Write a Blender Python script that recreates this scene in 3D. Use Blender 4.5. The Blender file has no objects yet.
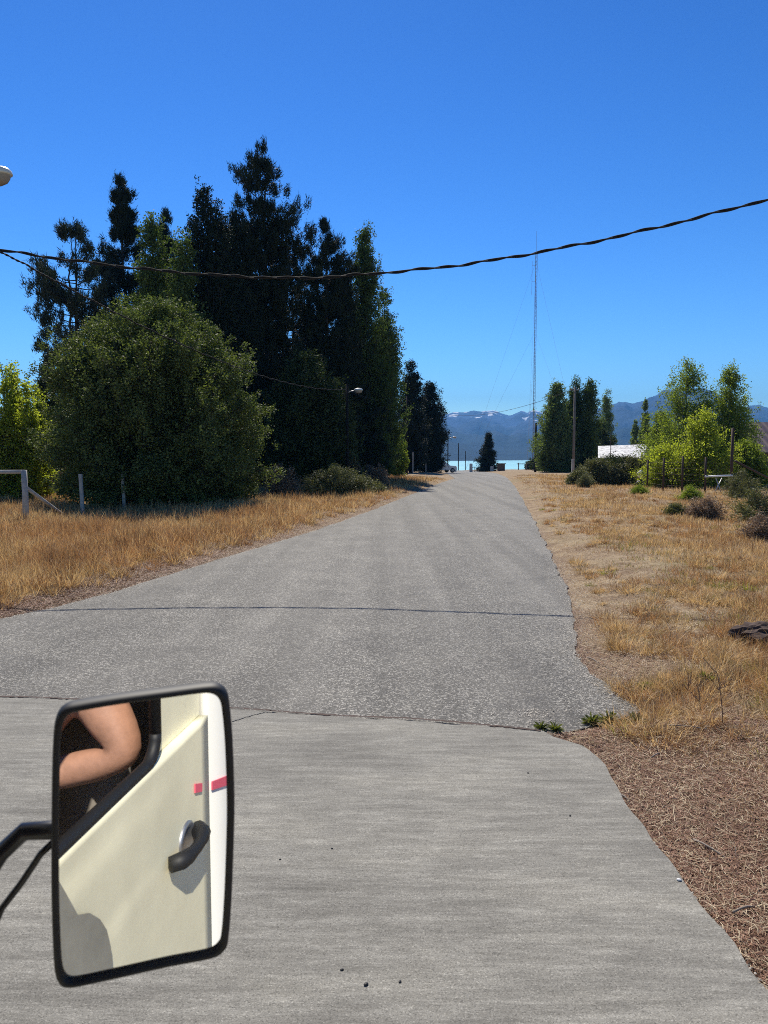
import bpy, bmesh, math, random
import numpy as np
from mathutils import Vector, Matrix, noise

# ------------------------------------------------------------------ camera
F = 745.0; PITCH = math.atan(57 / F); CAMH = 2.0
scene = bpy.context.scene
C = scene.collection
cam_d = bpy.data.cameras.new('camera'); cam = bpy.data.objects.new('camera', cam_d); C.objects.link(cam)
cam.location = (0, 0, CAMH); cam.rotation_euler = (math.pi / 2 - PITCH, 0, 0)
cam_d.sensor_fit = 'VERTICAL'; cam_d.sensor_height = 24.0; cam_d.lens = 24.0 * F / 1024
cam_d.clip_start = 0.02; cam_d.clip_end = 40000
scene.camera = cam
cam_d.dof.use_dof = True; cam_d.dof.focus_distance = 14.0; cam_d.dof.aperture_fstop = 8.0     # a phone's small real aperture

# ------------------------------------------------------------------ light
SUN_EL, SUN_AZ = math.radians(50), math.radians(-13)      # azimuth from +Y towards +X
scene.view_settings.view_transform = 'Standard'; scene.view_settings.look = 'None'
scene.view_settings.exposure = 0.68; scene.view_settings.gamma = 1.0
world = bpy.data.worlds.new('World'); scene.world = world; world.use_nodes = True
wn = world.node_tree; wn.nodes.clear()
wo = wn.nodes.new('ShaderNodeOutputWorld'); wb = wn.nodes.new('ShaderNodeBackground')
sky = wn.nodes.new('ShaderNodeTexSky'); sky.sky_type = 'NISHITA'; sky.sun_disc = False
sky.sun_elevation = SUN_EL; sky.sun_rotation = SUN_AZ; sky.altitude = 900
sky.air_density = 1.0; sky.dust_density = 0.1; sky.ozone_density = 3.0
hs = wn.nodes.new('ShaderNodeHueSaturation'); hs.inputs['Saturation'].default_value = 1.22
ml = wn.nodes.new('ShaderNodeMix'); ml.data_type = 'RGBA'; ml.blend_type = 'MULTIPLY'; ml.inputs[0].default_value = 1; ml.inputs[7].default_value = (.62, .84, 1.08, 1)
gm = wn.nodes.new('ShaderNodeGamma'); gm.inputs[1].default_value = 1.6; m2 = wn.nodes.new('ShaderNodeMix'); m2.data_type = 'RGBA'; m2.blend_type = 'MULTIPLY'; m2.inputs[0].default_value = 1; m2.inputs[7].default_value = (.72, .47, .305, 1)
wn.links.new(sky.outputs[0], hs.inputs['Color']); wn.links.new(hs.outputs[0], ml.inputs[6]); wn.links.new(ml.outputs[2], gm.inputs[0]); wn.links.new(gm.outputs[0], m2.inputs[6]); wn.links.new(m2.outputs[2], wb.inputs[0])
wb.inputs[1].default_value = 0.089; wn.links.new(wb.outputs[0], wo.inputs[0])
sun_d = bpy.data.lights.new('sun', 'SUN'); sun = bpy.data.objects.new('sun', sun_d); C.objects.link(sun)
sun_d.energy = 4.3; sun_d.angle = math.radians(0.5); sun_d.color = (1.0, 0.935, 0.82)
sdir = Vector((math.sin(SUN_AZ) * math.cos(SUN_EL), math.cos(SUN_AZ) * math.cos(SUN_EL), math.sin(SUN_EL)))
sun.rotation_euler = sdir.to_track_quat('Z', 'Y').to_euler()
scene.cycles.max_bounces = 8; scene.cycles.diffuse_bounces = 3; scene.cycles.glossy_bounces = 3
scene.cycles.transmission_bounces = 4; scene.cycles.transparent_max_bounces = 8; scene.cycles.volume_bounces = 0
scene.cycles.use_adaptive_sampling = False; scene.cycles.filter_width = 1.0; scene.cycles.use_denoising = False; scene.cycles.sample_clamp_indirect = 6

# ------------------------------------------------------------------ helpers
def ray(px, py):
    x = (px - 384) / F; u = (512 - py) / F; c, s = math.cos(PITCH), math.sin(PITCH)
    return np.array([x, c + u * s, -s + u * c])
def at(px, py, D):                       # world point seen at that pixel, D metres ahead
    r = ray(px, py); r = r / r[1] * D
    return np.array([r[0], r[1], r[2] + CAMH])
def gp(px, py, z=0.0):                   # ground point
    r = ray(px, py); t = (z - CAMH) / r[2]
    return np.array([r[0] * t, r[1] * t, z])
def zt(y):                               # long profile of the land down to the lake
    return np.interp(y, [-100, 70, 82, 110, 170, 250, 500, 700, 3000], [0, 0, -.06, -.55, -1.5, -3.1, -14.5, -19, -26])
def tag(o, label=None, cat=None, group=None, kind=None):
    if label: o['label'] = label
    if cat: o['category'] = cat
    if group: o['group'] = group
    if kind: o['kind'] = kind
    return o
def empty(name, loc, label, cat, group=None, rz=0):
    o = bpy.data.objects.new(name, None); C.objects.link(o); o.location = loc; o.rotation_euler = (0, 0, rz)
    o.empty_display_size = .2
    return tag(o, label, cat, group)
def mesh_obj(name, verts, faces, mat, parent=None, smooth=False):
    me = bpy.data.meshes.new(name); me.from_pydata([tuple(v) for v in verts], [], [tuple(f) for f in faces]); me.update()
    if mat: me.materials.append(mat)
    if smooth: me.polygons.foreach_set('use_smooth', [True] * len(me.polygons))
    o = bpy.data.objects.new(name, me); C.objects.link(o)
    if parent: o.parent = parent
    return o
def np_obj(name, verts, faces, mat, parent=None, smooth=False):   # faces: (n,k) int array
    faces = np.asarray(faces, dtype=np.int32); verts = np.asarray(verts, dtype=np.float32)
    me = bpy.data.meshes.new(name); k = faces.shape[1]; n = len(faces)
    me.vertices.add(len(verts)); me.vertices.foreach_set('co', verts.ravel())
    me.loops.add(n * k); me.loops.foreach_set('vertex_index', faces.ravel())
    me.polygons.add(n); me.polygons.foreach_set('loop_start', np.arange(0, n * k, k, dtype=np.int32))
    me.polygons.foreach_set('loop_total', np.full(n, k, dtype=np.int32))
    if smooth: me.polygons.foreach_set('use_smooth', np.ones(n, dtype=bool))
    me.update(calc_edges=True); me.validate()
    me.materials.append(mat)
    o = bpy.data.objects.new(name, me); C.objects.link(o)
    if parent: o.parent = parent
    return o
class MB:
    def __init__(s): s.v = []; s.f = []
    def add(s, vs, fs):
        n = len(s.v); s.v += [tuple(v) for v in vs]; s.f += [tuple(i + n for i in f) for f in fs]; return s
    def box(s, c, d, rz=0, rx=0, ry=0, taper=1.0):
        R = Matrix.Rotation(rz, 3, 'Z') @ Matrix.Rotation(ry, 3, 'Y') @ Matrix.Rotation(rx, 3, 'X')
        vs = []
        for z in (-1, 1):
            k = taper if z > 0 else 1
            for x, y in ((-1, -1), (1, -1), (1, 1), (-1, 1)):
                vs.append(Vector(c) + R @ Vector((x * d[0] / 2 * k, y * d[1] / 2 * k, z * d[2] / 2)))
        return s.add(vs, [(3, 2, 1, 0), (4, 5, 6, 7), (0, 1, 5, 4), (1, 2, 6, 5), (2, 3, 7, 6), (3, 0, 4, 7)])
    def tube(s, pts, rad, n=8, cap=True):
        pts = [Vector(p) for p in pts]
        if not hasattr(rad, '__len__'): rad = [rad] * len(pts)
        t0 = (pts[1] - pts[0]).normalized(); ref = Vector((0, 0, 1)) if abs(t0.z) < .9 else Vector((1, 0, 0))
        vs = []
        for i, p in enumerate(pts):
            t = (pts[min(i + 1, len(pts) - 1)] - pts[max(i - 1, 0)]).normalized()
            u = t.cross(ref).normalized(); w = t.cross(u)
            for k in range(n):
                a = 2 * math.pi * k / n; vs.append(p + (u * math.cos(a) + w * math.sin(a)) * rad[i])
        fs = [(i * n + k, i * n + (k + 1) % n, (i + 1) * n + (k + 1) % n, (i + 1) * n + k) for i in range(len(pts) - 1) for k in range(n)]
        if cap: fs += [tuple(range(n - 1, -1, -1)), tuple((len(pts) - 1) * n + k for k in range(n))]
        return s.add(vs, fs)
    def lathe(s, prof, n=20, loc=(0, 0, 0), M=None):
        vs = []
        for r, z in prof:
            for k in range(n):
                a = 2 * math.pi * k / n; v = Vector((r * math.cos(a), r * math.sin(a), z))
                if M: v = M @ v
                vs.append(v + Vector(loc))
        m = len(prof)
        fs = [(i * n + k, i * n + (k + 1) % n, (i + 1) * n + (k + 1) % n, (i + 1) * n + k) for i in range(m - 1) for k in range(n)]
        return s.add(vs, fs)
    def build(s, name, mat, parent=None, smooth=False, bevel=0):
        o = mesh_obj(name, s.v, s.f, mat, parent, smooth)
        if bevel:
            b = o.modifiers.new('bevel', 'BEVEL'); b.width = bevel; b.segments = 2; b.limit_method = 'ANGLE'
        return o

# ------------------------------------------------------------------ materials
def new_mat(name):
    m = bpy.data.materials.new(name); m.use_nodes = True; nt = m.node_tree
    return m, nt, nt.nodes['Principled BSDF'], nt.nodes['Material Output']
class NT:
    def __init__(s, nt): s.nt = nt
    def n(s, t, **k):
        x = s.nt.nodes.new(t)
        for a, b in k.items(): setattr(x, a, b)
        return x
    def l(s, a, b): s.nt.links.new(a, b)
    def noise(s, vec, scale, detail=4, rough=.55, dist=0):
        x = s.n('ShaderNodeTexNoise'); x.inputs['Scale'].default_value = scale; x.inputs['Detail'].default_value = detail
        x.inputs['Roughness'].default_value = rough; x.inputs['Distortion'].default_value = dist
        if vec is not None: s.l(vec, x.inputs['Vector'])
        return x.outputs['Fac']
    def ramp(s, fac, stops, interp='LINEAR'):
        x = s.n('ShaderNodeValToRGB'); x.color_ramp.interpolation = interp
        e = x.color_ramp.elements
        while len(e) < len(stops): e.new(.5)
        for el, (p, c) in zip(e, stops):
            el.position = p; el.color = (*c, 1) if len(c) == 3 else c
        s.l(fac, x.inputs[0]); return x.outputs[0]
    def mix(s, fac, a, b, mode='MIX'):
        x = s.n('ShaderNodeMix', data_type='RGBA', blend_type=mode)
        for i, v in ((0, fac), (6, a), (7, b)):
            if hasattr(v, 'links') or hasattr(v, 'is_linked'): s.l(v, x.inputs[i])
            elif i == 0: x.inputs[0].default_value = v
            else: x.inputs[i].default_value = (*v, 1)
        return x.outputs[2]
    def math(s, op, a, b=0.0):
        x = s.n('ShaderNodeMath', operation=op)
        for i, v in ((0, a), (1, b)):
            if hasattr(v, 'is_linked'): s.l(v, x.inputs[i])
            else: x.inputs[i].default_value = v
        return x.outputs[0]
    def mapping(s, vec, scale=(1, 1, 1), rot=(0, 0, 0)):
        x = s.n('ShaderNodeMapping'); x.inputs['Scale'].default_value = scale; x.inputs['Rotation'].default_value = rot
        s.l(vec, x.inputs[0]); return x.outputs[0]
    def pos(s): return s.n('ShaderNodeNewGeometry').outputs['Position']
    def obj(s): return s.n('ShaderNodeTexCoord').outputs['Object']
    def bump(s, h, bsdf, strength=.4, dist=.01):
        x = s.n('ShaderNodeBump'); x.inputs['Strength'].default_value = strength; x.inputs['Distance'].default_value = dist
        s.l(h, x.inputs['Height']); s.l(x.outputs[0], bsdf.inputs['Normal'])
def simple(name, col, rough=.6, metal=0, var=.25, scale=6, spec=.5, bump=0):
    m, nt, b, out = new_mat(name); g = NT(nt)
    c = g.noise(g.obj(), scale, 5, .65)
    lo = tuple(max(0, x * (1 - var)) for x in col); hi = tuple(min(1, x * (1 + var)) for x in col)
    g.l(g.ramp(c, [(.3, lo), (.7, hi)]), b.inputs['Base Color'])
    b.inputs['Roughness'].default_value = rough; b.inputs['Metallic'].default_value = metal
    b.inputs['Specular IOR Level'].default_value = spec
    if bump: g.bump(c, b, bump, .01)
    return m
def leaf_mat(name, dark, light, trans=.3, clump=1.2, tcol=None, rough=.55, fine=0):
    m, nt, b, out = new_mat(name); g = NT(nt)
    rnd = g.n('ShaderNodeNewGeometry').outputs['Random Per Island']
    nz = g.noise(g.pos(), clump, 2)
    f = g.math('ADD', g.math('MULTIPLY', rnd, .6), g.math('MULTIPLY', nz, .45))
    if fine: f = g.math('ADD', f, g.math('MULTIPLY', g.math('SUBTRACT', g.noise(g.pos(), fine, 3, .7), .5), 1.3))
    col = g.ramp(f, [(.15, dark), (.85, light)])
    g.l(col, b.inputs['Base Color']); b.inputs['Roughness'].default_value = rough
    b.inputs['Specular IOR Level'].default_value = .2
    t = g.n('ShaderNodeBsdfTranslucent')
    tc = g.mix(1.0, col, tcol or (1.5, 1.6, .6), 'MULTIPLY'); g.l(tc, t.inputs[0])
    mx = g.n('ShaderNodeMixShader'); mx.inputs[0].default_value = trans
    g.l(b.outputs[0], mx.inputs[1]); g.l(t.outputs[0], mx.inputs[2]); g.l(mx.outputs[0], out.inputs[0])
    return m
M = {}
M['pine'] = leaf_mat('pine_needles', (.007, .013, .009), (.024, .036, .020), .07, rough=.7)
M['pine2'] = leaf_mat('blue_pine_needles', (.014, .024, .019), (.045, .06, .048), .1, rough=.7)
M['cypress'] = leaf_mat('cypress_leaves', (.006, .012, .007), (.020, .032, .016), .07, rough=.7)
M['poplar'] = leaf_mat('poplar_leaves', (.028, .05, .015), (.12, .165, .052), .3, rough=.7)
M['poplar_pale'] = leaf_mat('pale_poplar_leaves', (.06, .09, .035), (.19, .24, .10), .38, rough=.7)
M['bushleaf'] = leaf_mat('bush_leaves', (.022, .036, .010), (.17, .205, .07), .24, .9, rough=.65)
M['darkleaf'] = leaf_mat('dark_leaves', (.014, .024, .009), (.075, .10, .035), .18, rough=.75)
M['bright'] = leaf_mat('bright_leaves', (.12, .15, .02), (.40, .43, .08), .55)
M['birch'] = leaf_mat('birch_leaves', (.07, .105, .02), (.26, .31, .06), .45, rough=.7)
M['olive'] = leaf_mat('olive_leaves', (.06, .065, .03), (.21, .205, .10), .2)
M['drybush'] = leaf_mat('dry_bush_twigs', (.13, .09, .06), (.36, .27, .19), .25, tcol=(1.2, 1, .8))
M['bark'] = simple('bark', (.04, .034, .028), .9, bump=.5)
M['birchbark'] = simple('pale_bark', (.22, .2, .17), .8)
M['straw'] = leaf_mat('straw_grass', (.22, .145, .062), (.84, .65, .36), .38, .8, (1.15, 1.0, .75), fine=3.5)
M['rustgrass'] = leaf_mat('rust_grass', (.13, .07, .032), (.66, .41, .19), .3, .9, (1.15, 1.0, .8), fine=4.5)
M['green'] = leaf_mat('green_weed', (.06, .075, .02), (.19, .20, .07), .3)
M['olivegrass'] = leaf_mat('olive_grass', (.12, .12, .035), (.32, .29, .10), .35)
M['litter'] = leaf_mat('needle_litter', (.11, .055, .037), (.39, .225, .145), .1, 1.5, (1.1, 1, .9))
M['palelitter'] = leaf_mat('pale_straw_litter', (.26, .18, .10), (.66, .54, .36), .1, 1.5, (1.1, 1, .9))
M['twig'] = simple('dead_twig', (.25, .2, .16), .85)
M['greywood'] = simple('weathered_wood', (.34, .32, .30), .85, bump=.3)
M['polewood'] = simple('pole_wood', (.16, .13, .11), .85, bump=.3)
M['blackpole'] = simple('dark_pole', (.010, .009, .009), .85, spec=.2)
M['rust'] = simple('rusty_steel', (.055, .028, .02), .8)
M['concrete_post'] = simple('concrete_post', (.42, .41, .39), .85)
M['white'] = simple('white_paint', (.75, .74, .72), .5, var=.08)
M['blackrubber'] = simple('black_rubber', (.010, .010, .011), .6, var=.1)
M['blackpaint'] = simple('black_paint', (.015, .015, .017), .3, var=.1)
M['steel'] = simple('galvanised_steel', (.35, .35, .36), .45, .8)
M['wire'] = simple('cable_sheath', (.016, .014, .014), .75, spec=.25)
M['darkcloth'] = simple('dark_cloth', (.26, .23, .20), .9)
m = bpy.data.materials.new('clear_glass'); m.use_nodes = True; nt = m.node_tree; nt.nodes.clear(); o_ = nt.nodes.new('ShaderNodeOutputMaterial'); mx = nt.nodes.new('ShaderNodeMixShader'); t_ = nt.nodes.new('ShaderNodeBsdfTransparent'); g_ = nt.nodes.new('ShaderNodeBsdfGlossy')
g_.inputs['Roughness'].default_value = .03; mx.inputs[0].default_value = .15; nt.links.new(t_.outputs[0], mx.inputs[1]); nt.links.new(g_.outputs[0], mx.inputs[2]); nt.links.new(mx.outputs[0], o_.inputs[0]); M['clearglass'] = m
M['glassdark'] = simple('dark_glass', (.01, .012, .014), .08)
M['soil'] = simple('dark_soil', (.07, .045, .035), .95, bump=.8, scale=12)

# ------------------------------------------------------------------ setting: road shape
Lp = [(-100, -.6), (5.9, -60), (6.6, -30), (7.6, -12), (8.6, -6.5)]
left_px = [(0, 619), (60, 606), (130, 587), (200, 565), (250, 550), (300, 535), (340, 522), (380, 507), (415, 493), (440, 483), (455, 478.5)]
right_px = [(646, 712), (612, 690), (590, 672), (577, 652), (574, 628), (570, 600), (560, 573), (545, 543), (533, 518), (521, 496), (514, 485), (508, 478.5)]
LE = [(gp(*p)[1], gp(*p)[0]) for p in left_px]; RE = [(gp(*p)[1], gp(*p)[0]) for p in right_px]
yL = np.array([7.6, 8.3] + [p[0] for p in LE] + [95, 130, 250, 460]); xL = np.array([-16, -7.0] + [p[1] for p in LE] + [7.6, 11.2, 22, 42])
conc_px = [(768, 990), (740, 950), (700, 903), (660, 850), (622, 800), (604, 768), (585, 748), (548, 737)]
CE = [(gp(*p)[1], gp(*p)[0]) for p in conc_px]
_c = gp(548, 737)
yR = np.array([4.8, _c[1], gp(600, 727)[1]] + [p[0] for p in RE] + [95, 130, 250, 460]); xR = np.array([_c[0], _c[0], gp(600, 727)[0]] + [p[1] for p in RE] + [14.0, 17.3, 27, 47])
yC = np.array([-40, .5] + [p[0] for p in CE]); xC = np.array([-3, 1.2] + [p[1] for p in CE])
YJ = lambda x: np.interp(x, [-60, gp(0, 697)[0], gp(250, 712)[0], gp(540, 731)[0], gp(600, 740)[0]], [8.2, gp(0, 697)[1], gp(250, 712)[1], gp(540, 731)[1], gp(600, 738)[1]])
def offroad(x, y):                       # metres outside paved edge (negative inside)
    xr = np.where(y > YJ(x), np.interp(y, yR, xR), np.interp(y, yC, xC)); xl = np.interp(y, yL, xL)
    xl = np.where(y < 8.0, -1e3, xl)
    return np.maximum(x - xr, xl - x)
def ground_z(x, y):
    x = np.asarray(x, float); y = np.asarray(y, float)
    d = offroad(x, y); s1 = np.clip((d + .22) / .4, 0, 1); s = np.clip(d / 1.2, 0, 1); s = s * s * (3 - 2 * s)
    bumps = (.04 * np.sin(x * 1.3 + 1.1 * np.sin(y * .7)) * np.sin(y * .9 + x * .4) + .012 * np.sin(x * 3.1 + 1.3 * np.sin(y * 1.3)) * np.sin(y * 2.3 + x) + .10 * np.sin(x * .31 + y * .23) ** 2)
    far = np.clip((np.abs(x - 3) - 12) / 40, 0, 1) * .25
    return zt(y) - .06 + .052 * s1 + s * (.03 + bumps + far)
def gz(x, y): return float(ground_z(x, y))

# ground sheet
ys = np.concatenate([np.arange(-60, 0, 3.0), np.arange(0, 22, .15), np.geomspace(22, 2600, 170)])
xs = np.concatenate([-np.geomspace(12, 3000, 50)[::-1], np.arange(-11.9, 11.9, .15), np.geomspace(12, 3000, 50)])
X, Y = np.meshgrid(xs, ys); Z = ground_z(X, Y)
nx, ny = len(xs), len(ys); idx = np.arange(nx * ny).reshape(ny, nx)
gf = np.stack([idx[:-1, :-1], idx[:-1, 1:], idx[1:, 1:], idx[1:, :-1]], -1).reshape(-1, 4)
m, nt, b, out = new_mat('dry_ground'); g = NT(nt); P = g.pos()
big = g.noise(P, .25, 5, .6); mid = g.noise(P, 1.6, 5, .65); fine = g.noise(g.mapping(P, (1, .5, 1)), 28, 6, .75)
fine2 = g.noise(P, 95, 3, .7)
c1 = g.ramp(fine, [(.3, (.085, .052, .034)), (.52, (.20, .132, .084)), (.76, (.43, .33, .22))])
c2 = g.ramp(fine, [(.3, (.15, .10, .06)), (.52, (.36, .27, .165)), (.75, (.58, .48, .34))])
col = g.mix(g.ramp(mid, [(.38, (0, 0, 0)), (.62, (1, 1, 1))]), c1, c2)
grn = g.ramp(big, [(.52, (0, 0, 0)), (.66, (1, 1, 1))])
col = g.mix(g.math('MULTIPLY', grn, .35), col, (.16, .16, .06))
col = g.mix(g.math('MULTIPLY', g.ramp(fine2, [(.45, (0, 0, 0)), (.65, (1, 1, 1))]), .35), col, (.5, .4, .28))
g.l(col, b.inputs['Base Color']); b.inputs['Roughness'].default_value = .95; b.inputs['Specular IOR Level'].default_value = .1
g.bump(g.math('ADD', fine, g.math('MULTIPLY', fine2, .5)), b, .8, .03)
M['ground'] = m
tag(np_obj('ground', np.stack([X, Y, Z], -1).reshape(-1, 3), gf, m, smooth=True), kind='structure')

# road (asphalt)
m, nt, b, out = new_mat('asphalt'); g = NT(nt); P = g.pos()
v = g.n('ShaderNodeTexVoronoi'); v.inputs['Scale'].default_value = 100; g.l(P, v.inputs['Vector'])
v2 = g.n('ShaderNodeTexVoronoi'); v2.inputs['Scale'].default_value = 48; g.l(P, v2.inputs['Vector'])
sep = g.n('ShaderNodeSeparateColor'); g.l(v.outputs['Color'], sep.inputs[0])
sep2 = g.n('ShaderNodeSeparateColor'); g.l(v2.outputs['Color'], sep2.inputs[0])
stone = g.ramp(sep.outputs[0], [(.0, (.045, .042, .036)), (.45, (.105, .099, .086)), (.8, (.175, .165, .145)), (.96, (.52, .49, .43))])
stone2 = g.ramp(sep2.outputs[1], [(.88, (0, 0, 0)), (.97, (1, 1, 1))])
col = g.mix(g.math('MULTIPLY', stone2, .75), stone, (.38, .36, .31))
wear = g.noise(g.mapping(P, (1.1, .12, 1), (0, 0, math.radians(8.5))), .9, 4, .6)
col = g.mix(g.math('MULTIPLY', g.ramp(wear, [(.35, (0, 0, 0)), (.7, (1, 1, 1))]), .55), col, (.175, .165, .145))
trk = g.noise(g.mapping(P, (1, .03, 1), (0, 0, math.radians(9.5))), 1.6, 3, .5)
col = g.mix(1.0, col, g.ramp(trk, [(.35, (.84, .84, .84)), (.62, (1.12, 1.12, 1.12))]), 'MULTIPLY')
spots = g.noise(P, 1.1, 7, .75)
col = g.mix(1.0, col, g.ramp(spots, [(.3, (.72, .72, .73)), (.68, (1.15, 1.15, 1.14))]), 'MULTIPLY')
g.l(col, b.inputs['Base Color']); b.inputs['Roughness'].default_value = .8; b.inputs['Specular IOR Level'].default_value = .35
g.bump(v.outputs['Distance'], b, .6, .012)
M['asphalt'] = m
def edge_jit(y, k): return .07 * noise.noise(Vector((y * 1.1, k * 7.3, 0))) + .055 * noise.noise(Vector((y * 3.7, k * 3.1, 4)))
rows = np.concatenate([np.arange(4.9, 30, .1), np.geomspace(30, 200, 70)])
vv = []; NX = 14
for y in rows:
    xl = float(np.interp(y, yL, xL)) + edge_jit(y, 1) if y > 8.0 else -40.
    if y < 9 and y >= 8.0: xl = float(np.interp(y, yL, xL))
    xr = float(np.interp(y, yR, xR)) + edge_jit(y, 2)
    for k in range(NX + 1):
        x = xl + (xr - xl) * k / NX
        vv.append((x, y, float(zt(y))))
    # thickness skirts
n1 = NX + 1
ff = [(r * n1 + k, r * n1 + k + 1, (r + 1) * n1 + k + 1, (r + 1) * n1 + k) for r in range(len(rows) - 1) for k in range(NX)]
base = len(vv)
for r in range(len(rows)):
    for k in (0, NX): a = vv[r * n1 + k]; vv.append((a[0], a[1], a[2] - .09))
for r in range(len(rows) - 1):
    ff.append((r * n1, (r + 1) * n1, base + 2 * (r + 1), base + 2 * r)); ff.append((r * n1 + NX, base + 2 * r + 1, base + 2 * (r + 1) + 1, (r + 1) * n1 + NX))
tag(mesh_obj('road', vv, ff, m), kind='structure')

# concrete apron, slightly proud of the asphalt end
m, nt, b, out = new_mat('brushed_concrete'); g = NT(nt); P = g.pos()
st = g.noise(g.mapping(P, (.9, 6.5, 1), (0, 0, math.radians(3))), 2.6, 10, .78, 0)
st2 = g.noise(g.mapping(P, (1.3, 16, 1), (0, 0, math.radians(1))), 4.2, 8, .8, 0)
blot = g.noise(g.mapping(P, (1, 2.2, 1)), .8, 7, .68); grit = g.noise(P, 190, 3, .8)
gr2 = g.n('ShaderNodeTexVoronoi'); gr2.inputs['Scale'].default_value = 210; g.l(P, gr2.inputs['Vector'])
sp = g.n('ShaderNodeSeparateColor'); g.l(gr2.outputs['Color'], sp.inputs[0])
col = g.ramp(st, [(.28, (.145, .139, .122)), (.5, (.212, .204, .181)), (.72, (.33, .32, .285))])
col = g.mix(g.math('MULTIPLY', g.ramp(st2, [(.5, (0, 0, 0)), (.7, (1, 1, 1))]), .35), col, (.41, .40, .36))
col = g.mix(1., col, g.ramp(blot, [(.3, (.74, .73, .72)), (.5, (1.0, .99, .97)), (.70, (1.26, 1.24, 1.19))]), 'MULTIPLY')
col = g.mix(1., col, g.ramp(sp.outputs[0], [(0, (.6, .6, .6)), (.2, (.94, .94, .94)), (.85, (1.05, 1.05, 1.05)), (1, (1.45, 1.45, 1.45))]), 'MULTIPLY')
col = g.mix(1., col, g.ramp(grit, [(.3, (.72, .72, .72)), (.7, (1.28, 1.28, 1.28))]), 'MULTIPLY')
g.l(col, b.inputs['Base Color']); b.inputs['Roughness'].default_value = .9; b.inputs['Specular IOR Level'].default_value = .25
g.bump(g.math('ADD', grit, st), b, .35, .006)
M['concrete'] = m
cv = []; NX2 = 60
cols = []
crow = np.arange(-30, 6.9, .1)
top_edge = lambda x: float(YJ(x)) + .012 * math.sin(x * 9) + .01 * math.sin(x * 23)
# outline polygon, then triangulated
outl = []
for x in np.concatenate([np.linspace(-40, -6, 30), np.arange(-5.9, gp(548, 737)[0], .08)]): outl.append((x, top_edge(x)))
for yy in np.arange(float(yC[-1]) - .02, -30, -.08 if True else 0):
    outl.append((float(np.interp(yy, yC, xC)) + .5 * edge_jit(yy, 4), yy))
    if yy < -1 and len(outl) > 900: break
outl += [(-3, -30), (-40, -30)]
bm = bmesh.new()
tv = [bm.verts.new((x, y, .012)) for x, y in outl]
fc = bm.faces.new(tv); ext = bmesh.ops.extrude_face_region(bm, geom=[fc])
for e in ext['geom']:
    if isinstance(e, bmesh.types.BMVert): e.co.z = -.09
bmesh.ops.triangulate(bm, faces=bm.faces[:]); bmesh.ops.recalc_face_normals(bm, faces=bm.faces[:])
me = bpy.data.meshes.new('pavement'); bm.to_mesh(me); bm.free(); me.materials.append(m)
o = bpy.data.objects.new('pavement', me); C.objects.link(o); tag(o, kind='structure')

# cracks: tar line across the asphalt, fine crack in the concrete
def ribbon(name, pts, w, z, mat, kind='structure'):
    mb = MB(); rnd = random.Random(5); vs = []
    for i, p in enumerate(pts):
        q = pts[min(i + 1, len(pts) - 1)]; r = pts[max(i - 1, 0)]
        t = Vector((q[0] - r[0], q[1] - r[1], 0)).normalized(); nn = Vector((-t.y, t.x, 0)); ww = w * rnd.uniform(.5, 1.2)
        vs += [(p[0] + nn.x * ww, p[1] + nn.y * ww, z), (p[0] - nn.x * ww, p[1] - nn.y * ww, z)]
    mb.add(vs, [(2 * i, 2 * i + 1, 2 * i + 3, 2 * i + 2) for i in range(len(pts) - 1)])
    return tag(mb.build(name, mat), kind=kind)
def wob(pxs, amp, n=120, seed=1):
    ps = [gp(*p) for p in pxs]; xs_ = [p[0] for p in ps]; ys_ = [p[1] for p in ps]; rr = random.Random(seed)
    return [(x, float(np.interp(x, xs_, ys_)) + rr.uniform(-amp, amp) + amp * 2 * math.sin(x * 4)) for x in np.linspace(xs_[0], xs_[-1], n)]
M['tar'] = simple('tar', (.018, .018, .018), .6)
0 and ribbon('road_tar_line', wob([(62, 606), (230, 605), (340, 608), (470, 618), (572, 626)], .008), .022, .004, M['tar'])
ribbon('pavement_crack', wob([(232, 724), (250, 718), (276, 711.5)], .01, 25), .008, .0165, M['tar'])
ribbon('road_joint', wob([(0, 698), (120, 703.5), (250, 711.5), (400, 720), (540, 731.5)], .008, 200, 3), .014, .0165, M['soil'])

# ------------------------------------------------------------------ lake and mountains
m, nt, b, out = new_mat('lake_water'); g = NT(nt); P = g.pos()
g.l(g.ramp(g.noise(g.mapping(P, (.3, 1, 1)), .01, 3), [(.3, (.22, .52, .52)), (.7, (.34, .68, .66))]), b.inputs['Base Color'])
b.inputs['Roughness'].default_value = .35; g.bump(g.noise(g.mapping(P, (.3, 1, 1)), .4, 5), b, .5, .4)
lx = np.linspace(-6000, 6000, 25); ly = np.linspace(440, 2500, 12)
LX, LY = np.meshgrid(lx, ly); idx = np.arange(25 * 12).reshape(12, 25)
tag(np_obj('lake_water', np.stack([LX, LY, np.full_like(LX, -14.)], -1).reshape(-1, 3), np.stack([idx[:-1, :-1], idx[:-1, 1:], idx[1:, 1:], idx[1:, :-1]], -1).reshape(-1, 4), m), kind='structure')

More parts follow.
